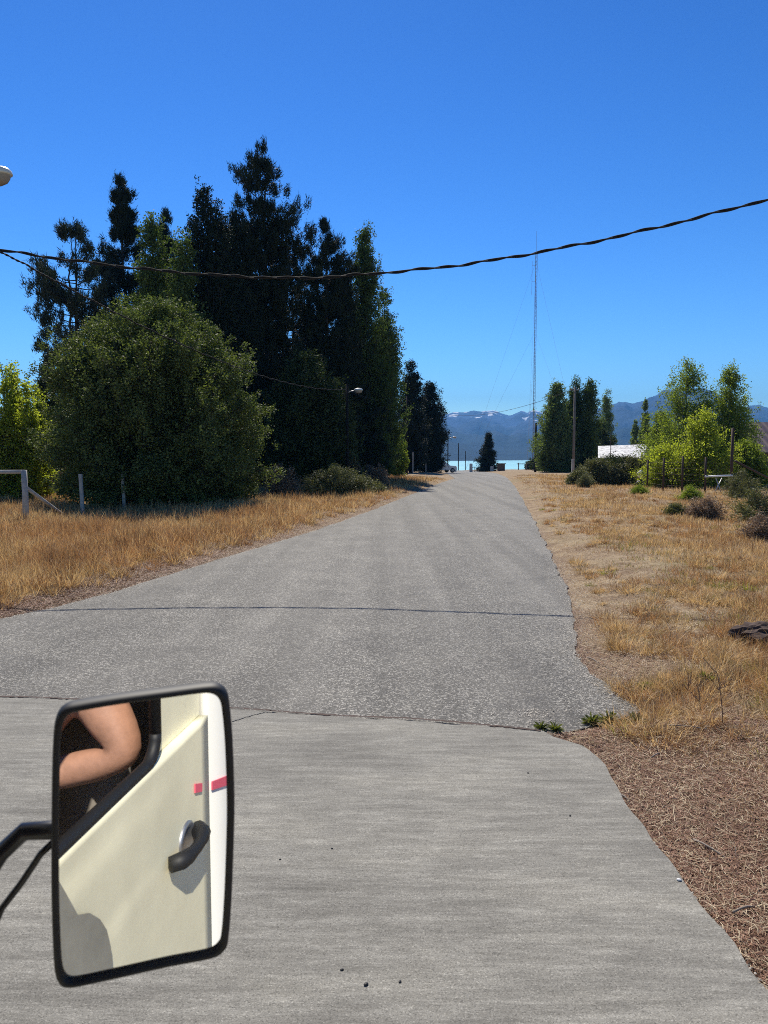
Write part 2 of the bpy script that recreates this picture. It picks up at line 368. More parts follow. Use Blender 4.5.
def mountain(name, prof, D, r0, r1, mat, seed, amp, nC=420, nR=90):
    px = np.linspace(prof[0][0], prof[-1][0], nC); top = np.interp(px, [p[0] for p in prof], [p[1] for p in prof])
    rr = np.linspace(r0, r1, nR); vs = np.zeros((nR, nC, 3))
    for j, p_ in enumerate(px):
        ax_ = (p_ - 384) / F; Hh = (455 - top[j] - (2 if D > 7000 else 1)) / F * D + 16
        for i, r in enumerate(rr):
            k = (r - r0) / (D - r0) if r < D else 1 - (r - D) / (r1 - D) * .8
            k = max(0, min(1, k)); x = ax_ * r; y = r
            nz = noise.ridged_multi_fractal(Vector((x / (D * .11) + seed, y / (D * .11), seed)), 1.0, 2.1, 6, 1.0, 2.0)
            nz2 = noise.fractal(Vector((x / (D * .25) + seed, y / (D * .3), 3 + seed)), 1., 2., 4)
            env = math.sin(math.pi * min(1, k * 1.0)) if r < D else math.sin(math.pi * k) * .3
            h = Hh * (k ** 1.25) + amp * Hh * (nz - 1.0) * (.25 + .75 * env) * (k > 0) * min(1, k * 4) + amp * .5 * Hh * nz2 * env
            if r > D: h = min(h, Hh * 1.0)
            vs[i, j] = (x, y, h - 15.5)
    # crest row stays close to the drawn skyline
    idx = np.arange(nR * nC).reshape(nR, nC)
    return tag(np_obj(name, vs.reshape(-1, 3), np.stack([idx[:-1, :-1], idx[:-1, 1:], idx[1:, 1:], idx[1:, :-1]], -1).reshape(-1, 4), mat), kind='structure')
def rock_mat(name, base, snow, lo=250):
    m, nt, b, out = new_mat(name); g = NT(nt); P = g.pos()
    n1_ = g.noise(P, .0035, 8, .7); n2_ = g.noise(g.mapping(P, (1, 1, 3)), .0012, 6, .6)
    col = g.ramp(n1_, [(.32, tuple(x * .45 for x in base)), (.7, tuple(min(1, x * 1.5) for x in base))])
    sx = g.n('ShaderNodeSeparateXYZ'); g.l(P, sx.inputs[0])
    veg = g.math('ADD', g.math('MULTIPLY', sx.outputs[2], 1 / 300.), g.math('MULTIPLY', g.math('SUBTRACT', n2_, .5), 1.6))
    col = g.mix(g.ramp(veg, [(.35, (1, 1, 1)), (.8, (0, 0, 0))]), col, (.02, .042, .06))
    if snow:
        f = g.math('ADD', g.math('MULTIPLY', sx.outputs[2], 1 / float(snow)), g.math('MULTIPLY', g.math('SUBTRACT', g.noise(P, .0045, 4, .5), .5), 2.6))
        col = g.mix(g.ramp(f, [(1.16, (0, 0, 0)), (1.2, (1, 1, 1))]) if False else g.ramp(g.math('SUBTRACT', f, .5), [(.82, (0, 0, 0)), (.86, (1, 1, 1))]), col, (.85, .87, .9))
    g.l(col, b.inputs['Base Color']); b.inputs['Roughness'].default_value = .95; b.inputs['Specular IOR Level'].default_value = .1
    g.bump(n1_, b, .8, 60)
    return m
mountain('mountains', [(-500, 425), (-200, 405), (0, 412), (200, 400), (330, 407), (400, 412), (440, 416), (452, 413), (470, 412), (482, 411.5), (489, 410.5), (494, 411), (500, 414), (508, 417), (515, 413.5), (520, 411), (526, 413), (532, 411), (538, 412), (545, 415), (556, 418), (600, 420), (700, 424), (900, 430)], 8000, 2300, 9600, rock_mat('mountain_rock', (.05, .085, .17), 330), 3.1, .34, 900, 90)
mountain('mountains', [(530, 447), (556, 424), (575, 415), (590, 411), (604, 407), (617, 402), (623, 401), (632, 402), (648, 396), (661, 391.5), (680, 390.5), (700, 393), (712, 396), (730, 404), (742, 408), (756, 406.5), (768, 409), (820, 398), (900, 410), (1200, 420)], 6000, 2200, 7400, rock_mat('mountain_forest_rock', (.035, .065, .13), 0), 9.4, .30, 800, 90)
mountain('hills', [(-300, 440), (200, 432), (380, 436), (430, 438), (450, 440), (466, 444), (478, 450), (495, 455), (520, 456.5), (560, 457), (640, 452), (800, 446), (1100, 440)], 2900, 2000, 3500, rock_mat('hill_scrub', (.09, .09, .06), 0), 5.5, .12, 260, 50)

# haze: the air between here and the mountains
m = bpy.data.materials.new('air'); m.use_nodes = True; nt = m.node_tree; nt.nodes.clear()
ho = nt.nodes.new('ShaderNodeOutputMaterial'); hv = nt.nodes.new('ShaderNodeVolumePrincipled')
hv.inputs['Color'].default_value = (.17, .49, 1.0, 1); hv.inputs['Density'].default_value = 1.3e-4; hv.inputs['Anisotropy'].default_value = 0
nt.links.new(hv.outputs[0], ho.inputs['Volume'])
tag(MB().box((0, 4800, 350), (16000, 9900, 800)).build('haze', m), kind='stuff')

# ------------------------------------------------------------------ plants
def unit(v): return v / np.maximum(np.linalg.norm(v, axis=-1, keepdims=True), 1e-9)
def leaves(cent, dirs, l, w, rng, quad=True):
    n = len(cent); d = unit(dirs); r = unit(rng.normal(size=(n, 3))); s = unit(np.cross(d, r))
    ll = (l * rng.uniform(.6, 1.25, n))[:, None]; ww = (w * rng.uniform(.6, 1.25, n))[:, None]
    if quad:
        V = np.stack([cent - d * ll * .5, cent + s * ww * .5, cent + d * ll * .5, cent - s * ww * .5], 1); k = 4
    else:
        V = np.stack([cent - s * ww * .5, cent + s * ww * .5, cent + d * ll], 1); k = 3
    return V.reshape(-1, 3), np.arange(n * k).reshape(n, k)
def tubes(poly, rad, n=3):                # poly (B,K,3), rad (B,K)
    B, K, _ = poly.shape; t = unit(np.gradient(poly, axis=1)); ref = np.array([.31, .17, .93]); u_ = unit(np.cross(t, ref)); w_ = np.cross(t, u_)
    a = np.arange(n) * 2 * math.pi / n
    V = poly[:, :, None] + rad[:, :, None, None] * (u_[:, :, None] * np.cos(a)[None, None, :, None] + w_[:, :, None] * np.sin(a)[None, None, :, None])
    idx = np.arange(B * K * n).reshape(B, K, n); nx_ = np.roll(idx, -1, 2)
    Fq = np.stack([idx[:, :-1], nx_[:, :-1], nx_[:, 1:], idx[:, 1:]], -1).reshape(-1, 4)
    return V.reshape(-1, 3), Fq
def plant(name, label, cat, loc, Hh, prof, leafmat, nb=200, elev=.6, seed=1, m=10, k=6, l=.16, w=.08, sig=.22, up=.15, s0=.35, bark='bark', trunk=.02, group=None,
          lean=(0, 0), rj=.3, ks=None, quad=True, parts=('trunk', 'crown'), lobes=0, sag=0., lump=.2, sx=1., whorl=0, stems=1):
    """prof: [(t, r)] crown radius r at height fraction t; branches run from the stem up/out to that envelope"""
    rng = np.random.default_rng(seed); loc = (loc[0], loc[1], gz(loc[0], loc[1]) - .05)
    root = empty(name, loc, label, cat, group)
    pt = np.array([p[0] for p in prof]); pr = np.array([p[1] for p in prof])
    tt = np.linspace(pt[0], pt[-1], 200); rr = np.interp(tt, pt, pr); wgt = rr + .12 * rr.max(); cdf = np.cumsum(wgt) / wgt.sum()
    T = np.interp(rng.random(nb), cdf, tt)
    if whorl or (not quad and Hh > 9): whorl = whorl or int(Hh * .95)
    if whorl: T = np.round(T * whorl) / whorl + rng.normal(0, .15 / whorl, nb); T = np.clip(T, pt[0], pt[-1])
    az = rng.uniform(0, 2 * math.pi, nb); lf_ = 1.
    if lobes:
        gi = np.arange(lobes); Tc = np.interp((gi + .5 + rng.uniform(-.3, .3, lobes)) / lobes, cdf, tt); ac = gi * 2.39996 + rng.normal(0, .25, lobes); lr = rng.uniform(.84, 1.06, lobes)
        li = rng.integers(0, lobes, nb); sp_ = 1.05 / math.sqrt(lobes); dT = rng.normal(0, sp_ * .32, nb); dA = rng.normal(0, sp_ * 1.5, nb)
        T = np.clip(Tc[li] + dT, pt[0], pt[-1]); az = ac[li] + dA; lf_ = lr[li] * (1.04 - .10 * (dT / (sp_ * .32)) ** 2 - .10 * (dA / (sp_ * 1.5)) ** 2).clip(.6, 1.1)
    lump_f = 1 + lump * np.sin(az * 3 + T * 9 + seed) * np.cos(az * 2 - T * 14 + seed * 1.7)
    lump_f = lump_f * lf_
    if whorl: lump_f = lump_f * (1 + .34 * np.sin(np.round(T * whorl) * 12.9898 + seed))
    R = np.interp(T, pt, pr) * (1 - rj * rng.random(nb) ** 1.5) * lump_f
    tip = np.stack([R * np.cos(az) * sx, R * np.sin(az), T * Hh], -1)
    L = R / max(math.cos(elev), .05)
    bz = np.clip(T * Hh - R * math.tan(elev), .02 * Hh + .1 * rng.random(nb), .97 * Hh)
    lx_, ly_ = lean
    stem_xy = lambda z: np.stack([lx_ * (z / Hh) ** 1.5 * Hh, ly_ * (z / Hh) ** 1.5 * Hh], -1)
    base = np.concatenate([stem_xy(bz), bz[:, None]], 1); tip[:, :2] += stem_xy(tip[:, 2])
    S = np.linspace(0, 1, 6)
    poly = base[:, None] + (tip - base)[:, None] * S[None, :, None]
    poly[:, :, 2] += (S * (1 - S))[None] * (sag * L)[:, None]
    poly += rng.normal(0, .03, poly.shape) * (L[:, None, None] * .6 + .1) * (S[None, :, None] > 0)
    r0_ = np.maximum(Hh * trunk * .28 * (R / max(pr.max(), .01)) ** .7, .008)
    tv_, tf_ = tubes(poly, r0_[:, None] * (1.02 - S)[None] + .004)
    zz = np.linspace(0, Hh * .96, 12)
    tr = np.zeros((stems, 12, 3))
    for q in range(stems):
        off = np.array([0, 0]) if q == 0 else rng.normal(0, .12 * pr.max(), 2)
        tr[q, :, :2] = stem_xy(zz) + off * (.4 + zz[:, None] / Hh * .8); tr[q, :, 2] = zz * (1 if q == 0 else rng.uniform(.75, .97))
        tr[q, :, :2] += rng.normal(0, .004 * Hh, (12, 2)) * (zz[:, None] > 0)
    trr = Hh * trunk * (1 - .93 * np.linspace(0, 1, 12)) ** .9; trr[0] *= 1.25
    sv, sf = tubes(tr, np.repeat(trr[None], stems, 0), 9)
    V = np.concatenate([sv, tv_]); FF = np.concatenate([sf, tf_ + len(sv)])
    np_obj(parts[0], V, FF, M[bark], root, True)
    # leaves in clumps along each branch
    si = s0 + (1 - s0) * rng.random((nb, m)) ** .75
    fi = si * 5; i0 = np.clip(fi.astype(int), 0, 4); fr = (fi - i0)[..., None]
    bi = np.arange(nb)[:, None]
    cp = poly[bi, i0] * (1 - fr) + poly[bi, i0 + 1] * fr
    cp = cp.reshape(-1, 3) + rng.normal(0, sig * .6, (nb * m, 3))
    bd = np.repeat(unit(tip - base), m, 0)
    cp = np.repeat(cp, k, 0); bd = np.repeat(bd, k, 0)
    n_ = len(cp); cp = cp + rng.normal(0, ks if ks else sig * .45, (n_, 3)) * (np.array([.8, .8, 1.5]) if not quad else 1); cp[:, 2] = np.maximum(cp[:, 2], .05)
    dd = bd * .5 + rng.normal(0, .6, (n_, 3)) + np.array([0, 0, up])
    if quad: dd[:, 2] *= .55
    lv, lf = leaves(cp, dd, l, w, rng, quad)
    np_obj(parts[1], lv, lf, M[leafmat], root)
    return root
def pl(name, label, cat, px, D, top, prof, mat, base_r=1, **k):
    """place by the pixel column of the stem and the pixel row of the top, at distance D"""
    q = at(px, top, D); Hh = q[2] - gz(q[0], q[1]) + .05
    return plant(name, label, cat, (q[0], q[1]), Hh, prof, mat, **k)

PINES = 'tall dark pines behind the round bush'
PK = dict(quad=False, sag=-.5, ks=.11, whorl=0, group=PINES, l=.27, w=.05, up=.9)
pl('pine_tree', 'open grey-green pine with sky showing through, furthest left of the pines', 'pine tree', 74, 46, 214, [(.3, 2.2), (.45, 3.0), (.6, 2.7), (.75, 2.2), (.88, 1.5), (1, .5)], 'pine2', nb=95, elev=.36, seed=3, m=9, k=48, sig=.22, s0=.35, stems=3, trunk=.010, rj=.5, **PK)
pl('pine_tree', 'dark narrow pine with a knobbly top, second from the left behind the round bush', 'pine tree', 122, 50, 180, [(.1, 3.6), (.5, 3.2), (.7, 2.5), (.82, 1.7), (.93, 1.2), (1, .3)], 'pine', nb=230, elev=.36, seed=4, m=9, k=48, sig=.22, s0=.3, trunk=.012, rj=.55, **PK)
pl('pine_tree', 'small-topped pine between the narrow pine and the dark cypress', 'pine tree', 166, 54, 213, [(.1, 3.6), (.5, 3.0), (.8, 1.9), (.93, 1.2), (1, .25)], 'pine', nb=230, elev=.36, seed=5, m=9, k=48, sig=.22, s0=.3, trunk=.012, rj=.5, **PK)
pl('pine_tree', 'tallest dark pine with a ragged pointed top rising above all the others', 'pine tree', 264, 50, 146, [(.1, 4.6), (.4, 4.4), (.6, 3.9), (.74, 3.3), (.82, 2.9), (.88, 1.7), (.95, 1.1), (1, .15)], 'pine', nb=360, elev=.36, seed=6, m=9, k=48, sig=.22, s0=.25, trunk=.012, rj=.6, lump=.4, **PK)
pl('pine_tree', 'dark pine with a spiky top just left of the tall poplar', 'pine tree', 326, 52, 224, [(.1, 4.0), (.5, 3.7), (.75, 2.8), (.9, 1.5), (1, .15)], 'pine', nb=330, elev=.36, seed=7, m=9, k=48, sig=.22, s0=.25, trunk=.012, rj=.55, **PK)
pl('pine_tree', 'lower pine filling the gap left of the tallest pine', 'pine tree', 238, 48, 216, [(.1, 3.8), (.5, 3.2), (.8, 2.0), (1, .2)], 'pine', nb=280, elev=.36, seed=71, m=9, k=48, sig=.22, s0=.25, trunk=.012, rj=.5, **PK)
pl('pine_tree', 'broad dark pine standing deep behind the middle of the group', 'pine tree', 292, 58, 262, [(.05, 5.5), (.5, 5.0), (.8, 3.4), (1, .3)], 'pine', nb=380, elev=.36, seed=72, m=9, k=48, sig=.22, s0=.3, trunk=.012, rj=.4, **PK)
pl('pine_tree', 'broad dark pine standing deep behind the left part of the group', 'pine tree', 150, 58, 268, [(.05, 5.5), (.5, 4.6), (.8, 3.0), (1, .3)], 'pine', nb=340, elev=.36, seed=73, m=9, k=48, sig=.22, s0=.3, trunk=.012, rj=.4, **PK)
pl('cypress_tree', 'dense near-black cypress with a blunt top beside the tallest pine', 'cypress', 207, 45, 186, [(.05, 2.1), (.4, 2.1), (.7, 1.8), (.85, 1.4), (.94, .8), (1, .25)], 'cypress', nb=560, elev=1.15, seed=8, m=14, k=14, l=.18, w=.07, sig=.3, ks=.1, s0=.4, trunk=.014, rj=.35)
pl('cypress_tree', 'second near-black cypress, lower and half hidden right of the blunt one', 'cypress', 226, 46, 226, [(.05, 2.0), (.4, 2.0), (.7, 1.6), (.9, .8), (1, .2)], 'cypress', nb=380, elev=1.15, seed=81, m=14, k=14, l=.18, w=.07, sig=.3, ks=.1, s0=.4, trunk=.014, rj=.35)
POP = 'upright poplars left of the road'
KP = dict(group=POP, trunk=.012, ks=.11, l=.13, w=.1)
pl('poplar_tree', 'mid green poplar standing in front of the pines above the round bush', 'poplar', 152, 43, 214, [(.05, 2.3), (.4, 2.2), (.7, 1.5), (.88, .7), (1, .1)], 'poplar', nb=260, elev=1.15, seed=9, m=15, k=16, sig=.4, s0=.3, rj=.5, **KP)
pl('poplar_tree', 'small green poplar squeezed between the cypress and the mid green poplar', 'poplar', 182, 42, 236, [(.05, 2.0), (.5, 1.7), (.8, .8), (1, .1)], 'poplar', nb=200, elev=1.15, seed=91, m=15, k=16, sig=.35, s0=.3, rj=.5, **KP)
pl('poplar_tree', 'tall green poplar with the tallest upright crown, right end of the dark tree group', 'poplar', 364, 56, 232, [(.06, 2.6), (.3, 3.0), (.55, 2.8), (.72, 1.9), (.88, 1.2), (.95, .8), (1, .15)], 'poplar', nb=560, lobes=90, elev=1.1, seed=10, m=16, k=16, sig=.42, s0=.25, lump=.35, rj=.5, **KP)
pl('poplar_tree', 'lower shoulder poplar leaning against the right side of the tallest poplar', 'poplar', 384, 59, 292, [(.1, 1.4), (.4, 1.8), (.7, 1.6), (.9, .8), (1, .15)], 'poplar', nb=280, lobes=40, elev=1.1, seed=11, m=15, k=16, sig=.4, s0=.25, rj=.5, **KP)
FAR = 'dark cypresses by the far bend of the road'
pl('cypress_tree', 'ragged dark cypress behind the black pole, left one of the far pair', 'cypress', 411, 84, 362, [(.08, 1.8), (.35, 2.2), (.6, 1.8), (.85, .9), (1, .1)], 'pine', nb=240, elev=.8, seed=12, m=12, k=16, l=.24, w=.09, sig=.4, ks=.14, s0=.25, group=FAR, trunk=.014, rj=.6, lump=.4, sag=-.2)
pl('cypress_tree', 'rounded dark cypress, right one of the far pair beside the white car', 'cypress', 430, 90, 384, [(.05, 2.0), (.4, 2.3), (.7, 1.9), (.9, 1.1), (1, .15)], 'pine', nb=300, elev=.9, seed=13, m=12, k=16, l=.24, w=.09, sig=.4, ks=.14, s0=.25, group=FAR, trunk=.014, rj=.5, sag=-.2)
# bushes left
ell = lambda R: [(.02, R * .78), (.15, R * .95), (.35, R), (.55, R * .96), (.72, R * .82), (.86, R * .58), (.95, R * .32), (1, R * .08)]
q = at(152, 306, 29)
plant('round_bush', 'huge rounded dark green bush as tall as a house, left of the road', 'bush', (q[0], q[1]), q[2], [(.02, 3.7), (.15, 4.3), (.35, 4.55), (.55, 4.45), (.72, 4.0), (.86, 3.1), (.95, 2.0), (1, .9)], 'bushleaf', nb=1050, elev=.75, seed=14, m=12, k=28, l=.10, w=.06, sig=.36, s0=.45, up=.15, trunk=.02, rj=.1, lump=.08, stems=4, parts=('stems', 'foliage'), ks=.09, lobes=130)
q = at(306, 360, 43)
plant('round_bush', 'smaller dark rounded bush behind the olive shrub, under the street lamp', 'bush', (q[0], q[1]), q[2], ell(3.25), 'darkleaf', nb=620, elev=.85, seed=15, m=20, k=10, l=.15, w=.09, sig=.45, s0=.4, up=.15, trunk=.02, rj=.2, lump=.15, stems=3, parts=('stems', 'foliage'), ks=.1, lobes=70)
# shrubs and dark understorey left
def shrub(name, label, cat, px, D, top, R, mat, seed, nb=160, k=9, m=12, l=.09, w=.035, sig=.13, group=None, sx=1., elev=.7, rj=.35, prof=None, s0=.25, ks=None, lump=.2, lobes=0):
    q = at(px, top, D); Hh = q[2] - gz(q[0], q[1])
    return plant(name, label, cat, (q[0], q[1]), Hh, prof or ell(R), mat, nb=nb, elev=elev, seed=seed, m=m, k=k, l=l, w=w, sig=sig, s0=s0, up=.15, trunk=.015, rj=rj, lump=lump, ks=ks, lobes=lobes, stems=3, parts=('stems', 'foliage'), group=group, sx=sx)
shrub('low_shrub', 'low olive mounded shrub at the left road verge', 'shrub', 338, 35, 466, 1.35, 'olive', 21, nb=260, sx=1.35, l=.12, w=.03)
shrub('low_shrub', 'small straw-tipped shrub at the foot of the olive mounded shrub, nearest the asphalt', 'shrub', 368, 36, 481, .7, 'olive', 22, nb=120, sx=1.2)
DRYS = 'dry brown twiggy shrubs left of the road'
shrub('dry_shrub', 'leafless pinkish brown shrub standing behind the olive mounded shrub', 'shrub', 350, 42, 451, .8, 'drybush', 23, nb=110, k=5, m=9, group=DRYS)
shrub('dry_shrub', 'pale brown twiggy shrub right of the leafless pinkish one', 'shrub', 375, 44, 461, 1.0, 'drybush', 24, nb=120, k=5, m=9, group=DRYS)
shrub('dry_shrub', 'brown twiggy shrub between the huge round bush and the olive shrub', 'shrub', 283, 34, 462, .9, 'drybush', 25, nb=110, k=5, m=9, group=DRYS)
shrub('dry_shrub', 'rusty dry shrub behind the thin fence posts at the far left', 'shrub', 66, 34, 463, 1.1, 'drybush', 26, nb=120, k=6, m=9, group=DRYS, l=.13)
shrub('green_shrub', 'light green shrub in the gap before the black pole', 'shrub', 392, 66, 425, 1.5, 'birch', 27, nb=220, l=.2, w=.1, sig=.22, prof=[(.02, 1.2), (.4, 1.5), (.8, 1.0), (1, .2)])
BR = 'bright young poplars at the left edge'
for i, (px, D, top, R) in enumerate([(2, 30, 356, .7), (14, 31, 366, .55), (26, 30, 376, .5), (38, 31.5, 392, .5), (-16, 30, 362, .9), (-40, 31, 350, 1.0)]):
    pl('young_poplar', ['bright yellow-green young poplar cut by the left edge of the picture', 'bright young poplar, second from the left edge', 'bright young poplar, third from the left edge', 'shortest bright young poplar, beside the huge round bush', 'bright young poplar just outside the left edge', 'tallest bright young poplar, outside the left edge'][i], 'poplar', px, D, top,
       [(.03, R * .7), (.3, R), (.6, R * .8), (.85, R * .4), (1, .08)], 'bright', nb=72, elev=1.3, seed=40 + i, m=13, k=12, l=.10, w=.075, sig=.22, ks=.07, rj=.5, s0=.3, group=BR, trunk=.012)
pl('poplar_tree', 'dark screening poplar behind the bright young poplars at the far left', 'poplar', 50, 50, 352, [(.05, 1.4), (.5, 1.4), (.8, .9), (1, .2)], 'darkleaf', nb=200, elev=1.1, seed=50, m=14, k=10, l=.18, w=.1, sig=.25, s0=.3, group=POP, trunk=.014)
# far side, centre
pl('leaning_conifer', 'small dark conifer leaning right at the end of the road before the lake', 'conifer', 487, 125, 433, [(.03, 1.9), (.25, 1.7), (.5, 1.15), (.75, .55), (1, .05)], 'pine', nb=200, elev=.35, seed=31, m=11, k=12, l=.26, w=.1, sig=.3, ks=.14, s0=.3, lean=(.05, 0), trunk=.02, rj=.65, lump=.5)
# right
RP = 'poplars right of the road end'
pl('poplar_tree', 'leafy poplar at the left of the clump behind the wooden power pole', 'poplar', 557, 88, 384, [(.04, 2.2), (.3, 2.7), (.6, 2.1), (.85, 1.0), (1, .15)], 'poplar_pale', nb=360, elev=1.0, seed=32, m=13, k=14, l=.18, w=.12, sig=.45, ks=.14, rj=.6, s0=.25, group=RP, trunk=.014, lump=.3)
pl('poplar_tree', 'dark upright poplar at the middle of the clump, directly behind the power pole top', 'poplar', 576, 90, 378, [(.04, 1.8), (.4, 1.9), (.7, 1.3), (.9, .6), (1, .12)], 'poplar', nb=300, elev=1.1, seed=33, m=13, k=14, l=.18, w=.12, sig=.4, ks=.14, rj=.6, s0=.25, group=RP, trunk=.014, lump=.35)
pl('poplar_tree', 'windswept poplar leaning right at the right of the clump', 'poplar', 588, 89, 380, [(.04, 1.5), (.4, 1.6), (.7, 1.2), (.9, .7), (1, .15)], 'poplar', nb=200, elev=1.05, seed=34, m=13, k=14, l=.18, w=.12, sig=.4, ks=.14, rj=.6, s0=.25, group=RP, trunk=.014, lean=(.03, 0), lump=.4)
pl('poplar_tree', 'slim pale poplar standing apart right of the clump, behind the white roof', 'poplar', 607, 118, 391, [(.04, 1.3), (.4, 1.5), (.7, 1.1), (1, .12)], 'poplar_pale', nb=130, elev=1.15, seed=35, m=12, k=12, l=.22, w=.14, sig=.35, ks=.16, rj=.6, s0=.25, group=RP, trunk=.012)
pl('poplar_tree', 'thin small poplar rising behind the white roof, shorter of two', 'poplar', 636, 135, 419, [(.04, .9), (.5, .9), (1, .12)], 'poplar_pale', nb=130, elev=1.15, seed=36, m=12, k=8, l=.3, w=.18, sig=.25, s0=.25, group=RP, trunk=.012)
pl('poplar_tree', 'thin small poplar rising behind the white roof, taller of two', 'poplar', 646, 130, 400, [(.04, 1.1), (.5, 1.0), (1, .12)], 'poplar_pale', nb=170, elev=1.15, seed=37, m=12, k=8, l=.3, w=.18, sig=.25, s0=.25, group=RP, trunk=.012)
for i, (px, D, top, R) in enumerate([(598, 105, 428, 3), (655, 100, 430, 2.8), (549, 190, 459, 3.2), (533, 160, 461, 1.6), (546, 120, 452, 2.2), (672, 95, 425, 3)]):
    shrub('distant_bush', ['dark bushy growth at the foot of the slim pale poplar', 'dark bush behind the right end of the white roof', 'tiny dark bush by the shore behind the poplar clump edge', 'tiny dark bush at the base of the radio mast', 'dark bush left of the poplar clump', 'dark bush behind the tall birch'][i], 'bush', px, D, top, R, 'darkleaf', 60 + i, nb=150, k=9, l=.3, w=.18, sig=.3, group='distant dark bushes before the shore')
pl('birch_tree', 'tall feathery birch with wispy top on the right', 'birch', 687, 50, 358, [(.08, 1.8), (.3, 2.7), (.5, 2.5), (.7, 1.8), (.87, 1.1), (1, .2)], 'birch', nb=290, elev=1.08, seed=38, m=11, k=14, l=.11, w=.08, sig=.34, ks=.11, s0=.3, bark='birchbark', trunk=.012, rj=.55, lump=.45, group='birches behind the bright bush')
pl('birch_tree', 'conical birch right of the feathery one, beside the brown house', 'birch', 731, 48, 366, [(.08, 2.1), (.35, 2.2), (.6, 1.6), (.8, .9), (1, .1)], 'birch', nb=280, elev=1.0, seed=39, m=11, k=14, l=.11, w=.08, sig=.34, ks=.11, s0=.25, bark='birchbark', trunk=.012, rj=.6, lump=.3, group='birches behind the bright bush')
pl('birch_tree', 'lower dark birch between the white roof and the feathery one', 'birch', 662, 56, 414, [(.08, 1.2), (.4, 1.5), (.7, 1.0), (1, .2)], 'birch', nb=140, elev=.9, seed=391, m=11, k=14, l=.12, w=.09, sig=.34, ks=.12, s0=.25, bark='birchbark', trunk=.012, rj=.4, lump=.3, group='birches behind the bright bush')
shrub('bright_bush', 'bright yellow-green bush behind the rusty fence posts', 'bush', 702, 42.5, 413, 2.5, 'bright', 41, nb=280, l=.11, w=.07, sig=.34, ks=.10, k=12, elev=.95, rj=.4, lump=.3, lobes=40, prof=[(.02, 1.5), (.2, 2.3), (.4, 2.6), (.6, 2.0), (.8, 1.2), (1, .3)])
shrub('bright_bush', 'smaller yellow-green bush at the left of the rusty fence posts', 'bush', 666, 44, 444, 1.3, 'bright', 42, nb=110, l=.11, w=.07, sig=.3, ks=.10, k=12, elev=.85, rj=.6, lump=.5)
shrub('bright_bush', 'dull green bush under the conical birch, right of the tall rusty post', 'bush', 745, 43, 440, 1.4, 'birch', 43, nb=240, l=.12, w=.08, sig=.18, elev=.85)
HG = 'dark olive hedge shrubs in front of the white roof'
for i, (px, D, top, R, mt) in enumerate([(597, 49, 459, 1.2, 'olive'), (616, 50, 455, 1.5, 'darkleaf'), (640, 49, 456, 1.4, 'olive'), (580, 47, 472, .6, 'olive'), (660, 47, 462, 1.1, 'olive')]):
    shrub('hedge_shrub', ['olive shrub at the left of the hedge before the white roof', 'darkest shrub in the middle of the hedge before the white roof', 'olive shrub at the right of the hedge, above the pale stones', 'lowest tuft of the hedge, next to the short concrete post', 'olive shrub where the hedge meets the yellow-green bush'][i], 'shrub', px, D, top, R, mt, 70 + i, nb=230, l=.12, w=.05, sig=.17, group=HG, sx=1.3, prof=[(.02, R), (.4, R * 1.05), (.75, R * .8), (1, R * .3)])
VS = 'scrubby verge shrubs on the right'
for i, (px, D, top, R, mt) in enumerate([(705, 22, 495, .55, 'drybush'), (676, 23, 505, .3, 'olive'), (757, 21, 486, .75, 'olive'), (766, 17, 514, .5, 'drybush'), (741, 33, 470, .8, 'olive'), (690, 31, 487, .5, 'birch'), (640, 38, 486, .5, 'birch'), (585, 44, 474, .45, 'olive')]):
    shrub('verge_shrub', ['dry brown shrub on the right verge below the fence gate', 'grey-green tuft left of the dry brown shrub', 'olive shrub at the right edge below the brown house', 'dry twiggy shrub cut by the right edge', 'olive shrub at the foot of the slanted fence brace', 'green shrub below the two short fence posts', 'small green shrub before the pale stones', 'small pale shrub beside the short concrete post'][i], 'shrub', px, D, top, R, mt, 80 + i, nb=90, k=8, m=10, l=.13, w=.018, sig=.12, rj=.7, lump=.5, elev=.95, group=VS)

# ------------------------------------------------------------------ grass (nobody could count it)
def vnoise(x, y, s, seed):
    r_ = np.random.default_rng(int(seed * 10)); G = r_.random((256, 256)); out = 0; amp = .5; tot = 0
    for o_ in range(3):
        u_ = x * s + 31.7 * o_ + 60; v_ = y * s + 17.3 * o_ + 60; iu = np.floor(u_).astype(int); iv = np.floor(v_).astype(int); fu = u_ - iu; fv = v_ - iv
        fu = fu * fu * (3 - 2 * fu); fv = fv * fv * (3 - 2 * fv); a_, b_, c_, d_ = G[iu % 256, iv % 256], G[(iu + 1) % 256, iv % 256], G[iu % 256, (iv + 1) % 256], G[(iu + 1) % 256, (iv + 1) % 256]
        out = out + amp * ((a_ * (1 - fu) + b_ * fu) * (1 - fv) + (c_ * (1 - fu) + d_ * fu) * fv); tot += amp; amp *= .55; s *= 2.1
    return np.clip((out / tot - .5) * 1.5 + .5, 0, 1)
def tree_noise_(x, y, s, seed):
    return .5 + .25 * (np.sin(x * s + seed + 1.7 * np.sin(y * s * .8 + seed)) + np.sin(y * s * 1.1 + 1.3 * np.sin(x * s * .7 + 2 * seed)))
